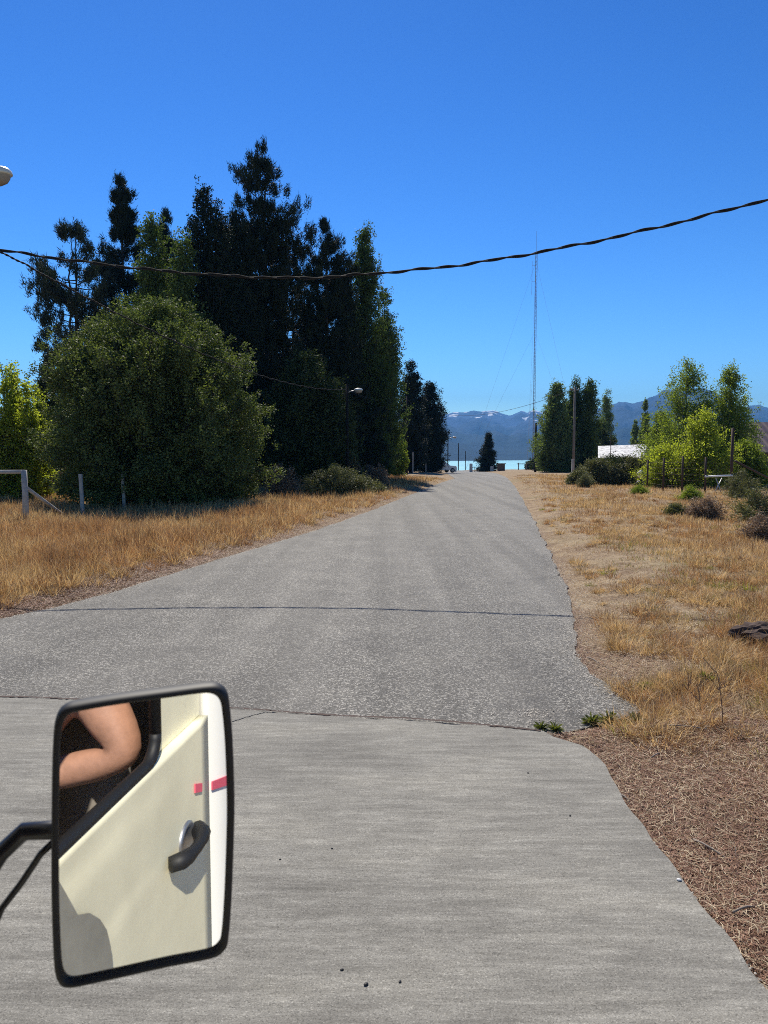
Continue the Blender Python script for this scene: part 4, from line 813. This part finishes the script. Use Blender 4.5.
# pale stones by the hedge
for i, (px, py, s, mt) in enumerate([(642, 474, .32, 'white'), (648, 477, .3, 'white'), (645, 482, .34, 'concrete_post'), (651, 484, .25, 'white'), (640, 483, .26, 'pebble')]):
    q = at(px, py, 45); bm = bmesh.new(); bmesh.ops.create_icosphere(bm, subdivisions=3, radius=s)
    for v_ in bm.verts: v_.co *= 1 + .4 * noise.fractal(v_.co * 3 + Vector((i, 0, 0)), 1, 2, 4)
    me = bpy.data.meshes.new('stone'); bm.to_mesh(me); bm.free(); me.materials.append(M[mt]); o = bpy.data.objects.new('stone', me); C.objects.link(o)
    o.location = tuple(q - [0, 0, 0]); o.scale = (.9, .8, .75); tag(o, ['pale stone at the upper left of the pile under the hedge', 'pale stone at the upper right of the pile', 'greyish stone at the bottom middle of the pile', 'pale stone at the lower right of the pile', 'dark stone at the lower left of the pile'][i], 'stone', 'stones piled beneath the hedge')
# ------------------------------------------------------------------ buildings
m, nt, b, out = new_mat('white_sheet_roof'); g = NT(nt)
nzz = g.noise(g.obj(), 3.5, 6, .7); g.l(g.ramp(nzz, [(.4, (.12, .12, .12)), (.5, (.42, .42, .41)), (.58, (.6, .6, .59))]), b.inputs['Base Color']); b.inputs['Roughness'].default_value = .45
wv = g.n('ShaderNodeTexWave'); wv.inputs['Scale'].default_value = .9; g.l(g.obj(), wv.inputs[0]); g.bump(wv.outputs['Fac'], b, .06, .03); M['sheet'] = m
q0, q1_ = at(598, 458, 66), at(660, 458, 62); rdg0, rdg1 = at(598, 446, 70), at(655, 444, 66)
cx, cy = (q0[0] + q1_[0]) / 2, (q0[1] + q1_[1]) / 2; z0 = gz(cx, cy)
sh = empty('shed', (cx, cy, z0), 'low shed with a white sheet-metal roof showing above the hedge', 'shed')
def L2(p): return (p[0] - cx, p[1] - cy, p[2] - z0)
f0, f1 = L2(q0), L2(q1_); r0, r1 = L2(rdg0), L2(rdg1); bk = (L2(at(600.5, 450, q0[1] + 8))[0], r0[1] + 4, f0[2]); bk1 = (r1[0] + .2, r1[1] + 4, f1[2])
th = .05
mb = MB(); mb.add([f0, f1, r1, r0, *[(p[0], p[1], p[2] - th) for p in (f0, f1, r1, r0)]], [(0, 1, 2, 3), (7, 6, 5, 4), (0, 4, 5, 1), (1, 5, 6, 2), (2, 6, 7, 3), (3, 7, 4, 0)])
mb.add([r0, r1, bk1, bk, *[(p[0], p[1], p[2] - th) for p in (r0, r1, bk1, bk)]], [(0, 1, 2, 3), (7, 6, 5, 4), (0, 4, 5, 1), (1, 5, 6, 2), (2, 6, 7, 3), (3, 7, 4, 0)]).build('roof', M['sheet'], sh)
M['boards'] = simple('brown_boards', (.10, .06, .045), .8, scale=3)
w0 = [(f0[0] + .2, f0[1] + .3), (f1[0] - .2, f1[1] + .3), (bk1[0] - .2, bk1[1] - .3), (bk[0] + .2, bk[1] - .3)]
mb = MB()
mb.add([(x_, y_, 0) for x_, y_ in w0] + [(x_, y_, f0[2] - .07) for x_, y_ in w0], [(0, 1, 5, 4), (1, 2, 6, 5), (2, 3, 7, 6), (3, 0, 4, 7)]).build('wall', M['boards'], sh)
MB().tube([(-1.2, 1, f0[2] - .2), (-1.2, 1, f0[2] + 2.2)], .03, 6).build('aerial', M['rust'], sh)
# brown house at right edge
q = at(752, 452, 50); z0 = gz(q[0], q[1]); hs_ = empty('brown_house', (q[0], q[1], z0), 'brown house with a dark sheet roof cut by the right edge', 'house')
m, nt, b, out = new_mat('brown_sheet_roof'); g = NT(nt); wv = g.n('ShaderNodeTexWave'); wv.inputs['Scale'].default_value = .6; g.l(g.obj(), wv.inputs[0])
g.l(g.ramp(g.noise(g.obj(), 2, 5), [(.3, (.075, .05, .05)), (.7, (.13, .09, .085))]), b.inputs['Base Color']); b.inputs['Roughness'].default_value = .5; g.bump(wv.outputs['Fac'], b, .6, .06)
he = q[2] - z0; hr = at(752, 422, 53)[2] - z0
W_ = 9.
mb = MB(); A0, A1, B0, B1, C0_, C1_ = (-.4, -.5, he), (W_, -.5, he), (-.4, 3.2, hr), (W_, 3.2, hr), (-.4, 7, he), (W_, 7, he)
for qd in ((A0, A1, B1, B0), (B0, B1, C1_, C0_)):
    mb.add([*qd, *[(p[0], p[1], p[2] - .08) for p in qd]], [(0, 1, 2, 3), (7, 6, 5, 4), (0, 4, 5, 1), (1, 5, 6, 2), (2, 6, 7, 3), (3, 7, 4, 0)])
mb.build('roof', m, hs_)
mb = MB(); mb.add([(0, 0, 0), (W_ - .4, 0, 0), (W_ - .4, 6.5, 0), (0, 6.5, 0), (0, 0, he - .0), (W_ - .4, 0, he), (W_ - .4, 6.5, he), (0, 6.5, he), (0, 3.2, hr - .12), (W_ - .4, 3.2, hr - .12)], [(0, 1, 5, 4), (1, 2, 6, 9, 5), (2, 3, 7, 6), (3, 0, 4, 8, 7)]).build('wall', M['boards'], hs_)
w_ = MB().box((1.9, -.02, 1.4), (1.1, .07, .1)).box((1.9, -.02, .4), (1.1, .07, .1)).box((1.35, -.02, .9), (.1, .07, 1.1)).box((2.45, -.02, .9), (.1, .07, 1.1)).build('window', M['white'], hs_)
MB().box((1.9, -.012, .9), (1.0, .02, .9)).build('pane', M['glassdark'], w_)
# dark shelter and posts near the road end
q = at(501, 464, 128); z0 = gz(q[0], q[1]); o = empty('kiosk', (q[0], q[1], z0), 'small dark kiosk right of the leaning conifer', 'kiosk')
MB().box((0, 0, (q[2] - z0) / 2), (1.2, 1.1, q[2] - z0)).build('wall', M['polewood'], o); MB().box((0, 0, q[2] - z0 + .06), (1.5, 1.4, .12)).build('roof', M['rust'], o)
for i, (px, D, top) in enumerate([(471, 118, 463.5), (492, 122, 466), (455, 126, 466)]):
    q = at(px, top, D); z0 = gz(q[0], q[1]); o = MB().box((0, 0, (q[2] - z0) / 2), (.5, .4, q[2] - z0), taper=.9).build('bollard', M['concrete_post'], bevel=.04); o.location = (q[0], q[1], z0); tag(o, ['pale concrete block at the left of the road end before the lake', 'pale concrete block at the foot of the leaning conifer', 'pale concrete block right of the white car'][i], 'bollard', 'pale concrete blocks at the road end')
# low fence before shore right of the kiosk
q = at(526, 464, 150); z0 = gz(q[0], q[1]); o = empty('rail_fence', (q[0], q[1], z0), 'small dark rail fence before the lake, right of the kiosk', 'fence')
for k in range(4): MB().box((-1.5 + k * 1.6, 0, .7), (.16, .16, 1.6)).build('post', M['polewood'], o)
MB().box((.9, -.14, 1.3), (5.4, .08, .14)).build('rail', M['polewood'], o)

# white car under the far trees
def car(loc, rz, label):
    o = empty('parked_car', loc, label, 'car', rz=rz)
    prof = [(-2.0, .35), (-2.05, .7), (-1.95, .95), (-1.6, 1.0), (-1.2, 1.42), (.35, 1.46), (.95, 1.0), (1.8, .9), (2.05, .65), (2.05, .35)]
    mb = MB(); n = len(prof); vs = []
    for s in (-1, 1):
        for x_, z_ in prof: vs.append((x_, s * (.84 if z_ < 1.1 else .68), z_))
    mb.add(vs, [tuple(range(n)), tuple(range(2 * n - 1, n - 1, -1))] + [(i, i + n, (i + 1) % n + n, (i + 1) % n) for i in range(n)]).build('body', M['white'], o, bevel=.06)
    for s in (-1, 1):
        mb = MB(); mb.add([(-1.35, s * .80, 1.03), (.72, s * .80, 1.03), (.25, s * .70, 1.38), (-1.1, s * .70, 1.38)], [(0, 1, 2, 3)]).build('side_window', M['glassdark'], o)
    MB().add([(.42, -.62, 1.43), (.42, .62, 1.43), (.97, .74, 1.04), (.97, -.74, 1.04)], [(0, 1, 2, 3)]).build('windscreen', M['glassdark'], o)
    MB().add([(-1.28, -.6, 1.38), (-1.28, .6, 1.38), (-1.63, .72, 1.04), (-1.63, -.72, 1.04)], [(0, 1, 2, 3)]).build('rear_window', M['glassdark'], o)
    for x_ in (-1.3, 1.35):
        for s in (-1, 1):
            w = MB().lathe([(0, -.1), (.2, -.1), (.32, -.09), (.33, 0), (.32, .09), (.2, .1), (0, .1)], 18, (x_, s * .78, .33), Matrix.Rotation(math.pi / 2, 3, 'X')).build('wheel', M['blackrubber'], o, True)
            MB().lathe([(0, .02), (.19, .0), (.2, -.02)], 14, (x_, s * .89, .33), Matrix.Rotation(-s * math.pi / 2, 3, 'X')).build('rim', M['steel'], w)
    for s in (-1, 1):
        MB().box((2.06, s * .6, .72), (.06, .3, .14)).build('headlight', M['lamp_cap'], o); MB().box((-2.03, s * .7, .78), (.06, .2, .2)).build('tail_light', M['rust'], o)
q = at(443, 470, 101); car((q[0] - .3, q[1], gz(q[0], q[1])), math.radians(25), 'white car parked in the shade under the far cypresses')

# ------------------------------------------------------------------ the van, its mirror and the passenger
HEAD = .65; CB = .083
ax = np.array([-math.sin(HEAD), math.cos(HEAD), 0]); nn_ = np.array([math.cos(HEAD), math.sin(HEAD), 0])
def VW(a, b_, z): p = a * ax + b_ * nn_; return (p[0], p[1], z)          # van coords (forward, outboard, height) to world
yaw, tilt = .262, -.001
mm = np.array([math.sin(yaw) * math.cos(tilt), -math.cos(yaw) * math.cos(tilt), math.sin(tilt)])
Mc = ray(142, 835); Mc = Mc / Mc[1] * .68
def on_mirror(px, py, off=0.): d = ray(px, py); return d * (((Mc @ mm) + off) / (d @ mm))
def refl(px, py, b_=-CB):                                             # where that mirror pixel looks at the van side
    d = ray(px, py); p = on_mirror(px, py); r = d - 2 * (d @ mm) * mm
    h_ = p + r * ((b_ - p @ nn_) / (r @ nn_)); return (float(h_ @ ax), float(h_[2]) + CAMH)
mats_cream = simple('cream_paint', (.90, .84, .60), .38, var=.09, scale=5, bump=.04); b_ = mats_cream.node_tree.nodes['Principled BSDF']; M['cream'] = mats_cream
M['cream_white'] = simple('white_panel', (.84, .83, .78), .35, var=.03, scale=2)
M['pink'] = simple('pink_tape', (.85, .12, .19), .5, var=.05)
van = empty('van', VW(-1.2, -1.0, 0), 'cream van the picture is taken from, its door seen in the wing mirror', 'van')
vo = np.array(VW(-1.2, -1.0, 0))
def V_(a, b_, z): return tuple(np.array(VW(a, b_, z)) - vo)
def vbox(a0, a1, b0, b1, z0, z1, mb=None):
    mb = mb or MB(); c8 = [V_(a, b_, z) for z in (z0, z1) for a, b_ in ((a0, b0), (a1, b0), (a1, b1), (a0, b1))]
    return mb.add(c8, [(3, 2, 1, 0), (4, 5, 6, 7), (0, 1, 5, 4), (1, 2, 6, 5), (2, 3, 7, 6), (3, 0, 4, 7)])
S = -CB
belt = refl(105, 806)[1]; pill = refl(153, 735)[0]; seam = refl(206, 850)[0]
FR = 1.05; RE_ = -3.6; TOP = 2.55; BOT = .55; B0_ = S - 1.85
WT = belt + .62; AF = .80
# door skin with a window opening: belt panel below, pillars, header; gentle creases moulded below the belt
def skin(a0, a1, z0, z1, name, mat, parent, crease=True, na=24, nz_=60, t=.03):
    vs = []; 
    for j in range(nz_ + 1):
        z = z0 + (z1 - z0) * j / nz_
        off = 0.
        if crease:
            for zc, wd_, h_ in ((belt - .06, .05, .009), (belt - .20, .035, .006)):
                q_ = min(1, max(0, (zc - z) / wd_ + .5)); off += h_ * q_ * q_ * (3 - 2 * q_)
            off += .012 * min(0, belt - .30 - z) if False else 0
        for i in range(na + 1):
            fa = min(1, i / na * 1.0) if crease else 0
            vs.append(V_(a0 + (a1 - a0) * i / na, S + off * fa * fa * (3 - 2 * fa), z))
    w = na + 1; fs = [(j * w + i, j * w + i + 1, (j + 1) * w + i + 1, (j + 1) * w + i) for j in range(nz_) for i in range(na)]
    o = mesh_obj(name, vs, fs, mat, parent, True)
    md = o.modifiers.new('thick', 'SOLIDIFY'); md.thickness = t; md.offset = 0
    return o
door = skin(seam + .012, AF + .05, BOT, belt, 'door', M['cream'], van)
mb = MB(); vbox(seam + .012, pill - .022, S - .018, S - .005, belt + .001, TOP - .1, mb); vbox(pill, AF, S - .05, S - .005, WT, TOP - .1, mb); mb.build('door_frame', M['cream'], door)
body = skin(RE_, seam, BOT, TOP - .1, 'side_panel', M['cream_white'], van, False)
mb = MB(); vbox(RE_, FR - .15, B0_, S - .06, TOP - .08, TOP, mb); mb.build('roof', M['cream'], van, bevel=.03)
vbox(RE_, FR - .15, B0_, S - .09, BOT - .05, BOT + .02).build('floor_pan', M['blackpaint'], van)
vbox(RE_, FR - .15, B0_ - .03, B0_, BOT, TOP - .1).build('far_side_panel', M['cream'], van)
vbox(RE_ - .04, RE_, B0_, S - .02, BOT, TOP - .1).build('rear_panel', M['cream'], van)
vbox(-.6, FR - .4, B0_ + .03, B0_ + .07, BOT + .03, TOP - .12).build('cab_lining', M['darkcloth'], van)
vbox(-.6, FR - .2, B0_ + .03, S - .12, TOP - .14, TOP - .1).build('headliner', M['darkcloth'], van)
vbox(-.75, -.7, B0_ + .01, S - .1, BOT + .03, TOP - .1).build('bulkhead', M['darkcloth'], van)
vbox(FR - .15, FR, B0_, S - .03, BOT, belt - .1).build('front_panel', M['cream'], van, bevel=.05)
mb = MB().add([V_(FR - .02, B0_ + .05, belt - .1), V_(FR - .02, S - .1, belt - .1), V_(FR - .28, S - .1, TOP - .1), V_(FR - .28, B0_ + .05, TOP - .1)], [(0, 1, 2, 3)]); mb.build('windscreen', M['clearglass'], van)
vbox(AF, FR - .16, S - .06, S - .01, belt, TOP - .1).build('front_pillar', M['cream'], van)
vbox(FR, FR + .12, B0_ + .05, S - .05, BOT - .1, BOT + .12).build('bumper', M['blackpaint'], van, bevel=.03)
for s in (B0_ + .3, S - .3):
    vv_ = V_(FR + .01, s, .95); Mr = Matrix.Rotation(HEAD, 3, 'Z') @ Matrix.Rotation(-math.pi / 2, 3, 'X')
    MB().lathe([(0, .03), (.07, .02), (.085, -.01)], 16, vv_, Mr).build('headlight', M['lamp_cap'], van, True)
for a_w in (.45, -2.6):
    for s in (B0_ + .12, S - .2):
        w = MB().lathe([(0, -.1), (.2, -.1), (.33, -.09), (.35, 0), (.33, .09), (.2, .1), (0, .1)], 24, V_(a_w, s, .35), Matrix.Rotation(HEAD, 3, 'Z') @ Matrix.Rotation(math.pi / 2, 3, 'Y')).build('wheel', M['blackrubber'], van, True)
# rubber seal round the window
pts = []
WF = AF - .02
rc = .05
def rp(c, r, a0, a1, n=6): return [(c[0] + r * math.cos(a0 + (a1 - a0) * k / n), c[1] + r * math.sin(a0 + (a1 - a0) * k / n)) for k in range(n + 1)]
pts = rp((pill + rc, belt + rc + .005), rc, math.pi, 1.5 * math.pi) + rp((WF - rc, belt + rc + .005), rc, 1.5 * math.pi, 2 * math.pi) + rp((WF - rc, WT - rc), rc, 0, math.pi / 2) + rp((pill + rc, WT - rc), rc, math.pi / 2, math.pi)
pts.append(pts[0])
MB().tube([V_(a, S + .005, z) for a, z in pts], .012, 8).build('window_seal', M['blackrubber'], door, True)
# handle: pixel ends (176,868) lower, (206,828) upper
h0 = refl(176, 865, -CB + .036); h1_ = refl(203, 829, -CB + .036); hz = (h0[1] + h1_[1]) / 2
bp = []
for t in np.linspace(0, 1, 9): bp.append(V_(h0[0] * (1 - t) + h1_[0] * t, S + .024 + .028 * math.sin(math.pi * min(1, max(0, t))) ** .5, hz + .0 * t))
hd = MB().tube(bp, [.016, .018, .016, .0125, .012, .0125, .016, .019, .018], 10).build('handle', M['blackrubber'], door, True)
rcx = refl(186, 841, -CB + .015)
MB().lathe([(0, .002), (.028, .003), (.036, .008), (.042, .004), (.042, 0)], 20, V_(rcx[0], S + .0145, rcx[1]), Matrix.Rotation(HEAD, 3, 'Z') @ Matrix.Rotation(math.pi / 2, 3, 'Y')).build('handle_cup', M['steel'], door, True)
for qd in ([(195, 784), (202, 783), (202, 791.5), (195, 793)], [(212, 781.5), (234, 773), (234, 783), (212, 790)]):
    c4 = [refl(*p_, -CB + .018) for p_ in qd]
    MB().add([V_(a, S + d_, z) for d_ in (.019, .0165) for a, z in c4], [(0, 1, 2, 3), (7, 6, 5, 4), (0, 4, 5, 1), (1, 5, 6, 2), (2, 6, 7, 3), (3, 7, 4, 0)]).build('tape_strip', M['pink'], van)
shadow_px = [(56, 876), (66, 893), (78, 915), (90, 913), (100, 919), (107, 930), (111, 947), (114, 985), (56, 1005)]  # thin plate in a cast shadow's outline; its grey paints shade onto the door
c4 = [refl(*p_, -CB + .032) for p_ in shadow_px]; nq = len(c4)
M['shadow_tone'] = simple('painted_shadow', (.30, .285, .235), .6)
MB().add([V_(a, S + d_, z) for d_ in (.032, .0285) for a, z in c4], [tuple(range(nq)), tuple(range(2 * nq - 1, nq - 1, -1))] + [(i, i + nq, (i + 1) % nq + nq, (i + 1) % nq) for i in range(nq)]).build('door_shadow_plate', M['shadow_tone'], door)
# dark wheel arch flare low on the front of the door
wa = refl(85, 955)
MB().tube([V_(.45 + .42 * math.cos(t), S + .01, .42 + .42 * math.sin(t)) for t in np.linspace(0, math.pi, 16)], .03, 8).build('wheel_arch', M['blackrubber'], van, True)
# mirror
mir = empty('wing_mirror', tuple(Mc + [0, 0, CAMH]), 'rectangular black-framed wing mirror on a black arm, reflecting a cream van door', 'wing mirror')
mo = Mc
cpx = [(54, 712, 12), (222, 684, 16), (235, 800, 40), (229, 950, 20), (60, 986, 14), (50, 850, 40)]
def outline(inset):
    # rounded outline in pixels then set onto the mirror plane (its real size is about 17 x 28 cm)
    base_ = [(51, 850), (51.5, 780), (53, 735), (56, 716), (64, 706), (80, 702), (120, 695.5), (170, 689), (205, 684.5), (219, 685), (227, 692), (230, 706), (233, 740), (235, 800), (234, 850), (232, 900), (229, 938), (225, 950), (212, 957), (170, 965), (120, 976), (80, 984.5), (66, 986), (58, 982), (54, 968), (52, 930), (51, 890)]
    c = np.array([142, 836.]); o_ = []
    for x_, y_ in base_:
        d = np.array([x_, y_]) - c; o_.append(c + d * np.array([1 - inset / 91., 1 - inset / 148.]))
    # subdivide smoothly
    n = len(o_); res = []
    for i in range(n):
        p0, p1, p2, p3 = o_[i - 1], o_[i], o_[(i + 1) % n], o_[(i + 2) % n]
        for k in range(3):
            t = k / 3; res.append(.5 * ((2 * p1) + (-p0 + p2) * t + (2 * p0 - 5 * p1 + 4 * p2 - p3) * t * t + (-p0 + 3 * p1 - 3 * p2 + p3) * t ** 3))
    return res
def ringset(rings): # rings: (inset, offset along mirror normal)
    allv = []
    for ins, off in rings: allv.append([on_mirror(p[0], p[1]) + mm * off - mo for p in outline(ins)])
    n = len(allv[0]); vs = [v_ for r in allv for v_ in r]
    fs = [(i * n + k, i * n + (k + 1) % n, (i + 1) * n + (k + 1) % n, (i + 1) * n + k) for i in range(len(rings) - 1) for k in range(n)]
    return vs, fs, n
vs, fs, n = ringset([(8, .0005), (7.5, .004), (5.5, .007), (2.5, .006), (.5, .001), (0, -.006), (1.5, -.014), (8, -.022), (30, -.034), (60, -.042)])
fs.append(tuple((9) * n + k for k in range(n)))
mesh_obj('housing', vs, fs, M['blackrubber'], mir, True)
m, nt, b, out = new_mat('mirror_glass'); b.inputs['Metallic'].default_value = 1; b.inputs['Roughness'].default_value = .012; b.inputs['Base Color'].default_value = (.96, .97, .95, 1); g = NT(nt)
M['mirror'] = m
vs, fs, n = ringset([(7, 0.0), (40, 0.0)]); fs.append(tuple(n + k for k in range(n)))
mesh_obj('mirror_glass', vs, fs, m, mir)
# arm from the mirror back to the van
e0 = on_mirror(54, 836) - mm * .012; e1 = on_mirror(20, 842) - mm * .02; e2_ = on_mirror(-6, 866) - mm * .02
hinge = np.array(VW(.72, S, 0)) + [0, 0, -.62]
e_b = np.array(e2_) * .5 + hinge * .5
MB().tube([tuple(p - mo) for p in (e0 + (Mc - e0) * .15 - mm * .012, e0, e1, e2_, hinge)], [.010, .0085, .0085, .0085, .010], 12).build('arm', M['blackpaint'], mir, True)
k0 = on_mirror(52, 848) - mm * .012; k1 = on_mirror(38, 862) - mm * .015; k2 = on_mirror(-4, 922) - mm * .02; hb = np.array(VW(.72, S, 0)) + [0, 0, -.85]
MB().tube([tuple(p - mo) for p in (k0, k1, (k1 + k2) / 2 - [0, 0, .002], k2, hb)], .0033, 10).build('stay_rod', M['blackpaint'], mir, True)
# passenger: seated, arm raised at the open window
def person():
    bones = {}; vs = []; rd = []; ed = []
    def v_(a, b_, z, r): vs.append(V_(a, b_, z)); rd.append(r); return len(vs) - 1
    def ch(*ids):
        for i, j in zip(ids[:-1], ids[1:]): ed.append((i, j))
    pel = v_(-.02, -.56, 1.02, .15); be = v_(-.04, -.56, 1.2, .14); chst = v_(.0, -.52, 1.4, .15); nk = v_(-.0, -.53, 1.60, .06); hd0 = v_(-.0, -.53, 1.72, .085); hd1 = v_(-.0, -.53, 1.82, .09)
    ch(pel, be, chst, nk, hd0, hd1)
    e_ = refl(136, 757, -.15); s_ = refl(100, 676, -.24)
    sr = v_(s_[0], -.27, s_[1], .07); el = v_(e_[0], -.16, e_[1], .044); wr = v_(e_[0] + .03, -.42, e_[1] - .06, .03); hn = v_(e_[0] + .05, -.50, e_[1] - .07, .035)
    ch(chst, sr, el, wr, hn)
    sl = v_(-.05, -.68, 1.48, .065); ell_ = v_(.1, -.74, 1.24, .047); wl = v_(-.12, -.34, 1.66, .03); hl_ = v_(-.15, -.22, 1.82, .035)
    ch(chst, sl, ell_, wl, hl_)
    for s in (-.1, .1):
        hp = v_(.1, -.52 + s, 1.0, .09); kn = v_(.45, -.52 + s, 1.0, .065); an = v_(.5, -.52 + s, .66, .045); ft = v_(.62, -.52 + s, .64, .04)
        ch(pel, hp, kn, an, ft)
    return vs, rd, ed
vs, rd, ed = person()
M['skin'] = simple('skin', (.42, .22, .145), .6, var=.3, scale=9, bump=.3)
me = bpy.data.meshes.new('person'); me.from_pydata(vs, ed, []); me.materials.append(M['skin'])
po = bpy.data.objects.new('person', me); C.objects.link(po); po.location = tuple(vo)
sk = po.modifiers.new('skin', 'SKIN'); sk.use_smooth_shade = True; po.modifiers.new('sub', 'SUBSURF').levels = 2; po.modifiers['sub'].render_levels = 2
for i, r in enumerate(rd): me.skin_vertices[0].data[i].radius = (r, r)
me.skin_vertices[0].data[0].use_root = True
tag(po, 'passenger with a bare arm at the van window, seen only in the wing mirror', 'person')
# shirt and hair
mb = MB()
def ell3(c, r, n=18):
    pr = [(math.cos(t) , math.sin(t)) for t in np.linspace(-math.pi / 2, math.pi / 2, 12)]
    vs_ = []; 
    for cr, sz in pr:
        for k in range(n):
            t = 2 * math.pi * k / n; vs_.append(V_(c[0] + r[0] * cr * math.cos(t), c[1] + r[1] * cr * math.sin(t), c[2] + r[2] * sz))
    return vs_, [(i * n + k, i * n + (k + 1) % n, (i + 1) * n + (k + 1) % n, (i + 1) * n + k) for i in range(11) for k in range(n)]
vs_, fs_ = ell3((-.02, -.56, 1.25), (.16, .20, .31)); mb.add(vs_, fs_); mb.build('shirt', M['darkcloth'], po, True)
vs_, fs_ = ell3((-.035, -.53, 1.83), (.11, .105, .11)); MB().add(vs_, fs_).build('hair', M['blackpole'], po, True)
mb = MB(); vbox(-.28, .35, -.8, -.3, .58, .92, mb); vbox(-.4, -.27, -.78, -.3, .9, 1.62, mb); mb.build('seat', M['darkcloth'], van, bevel=.04)
# things standing in the van's interior: dark dashboard
vbox(.6, .85, B0_ + .05, S - .09, .9, 1.25).build('dashboard', M['darkcloth'], van, bevel=.03)
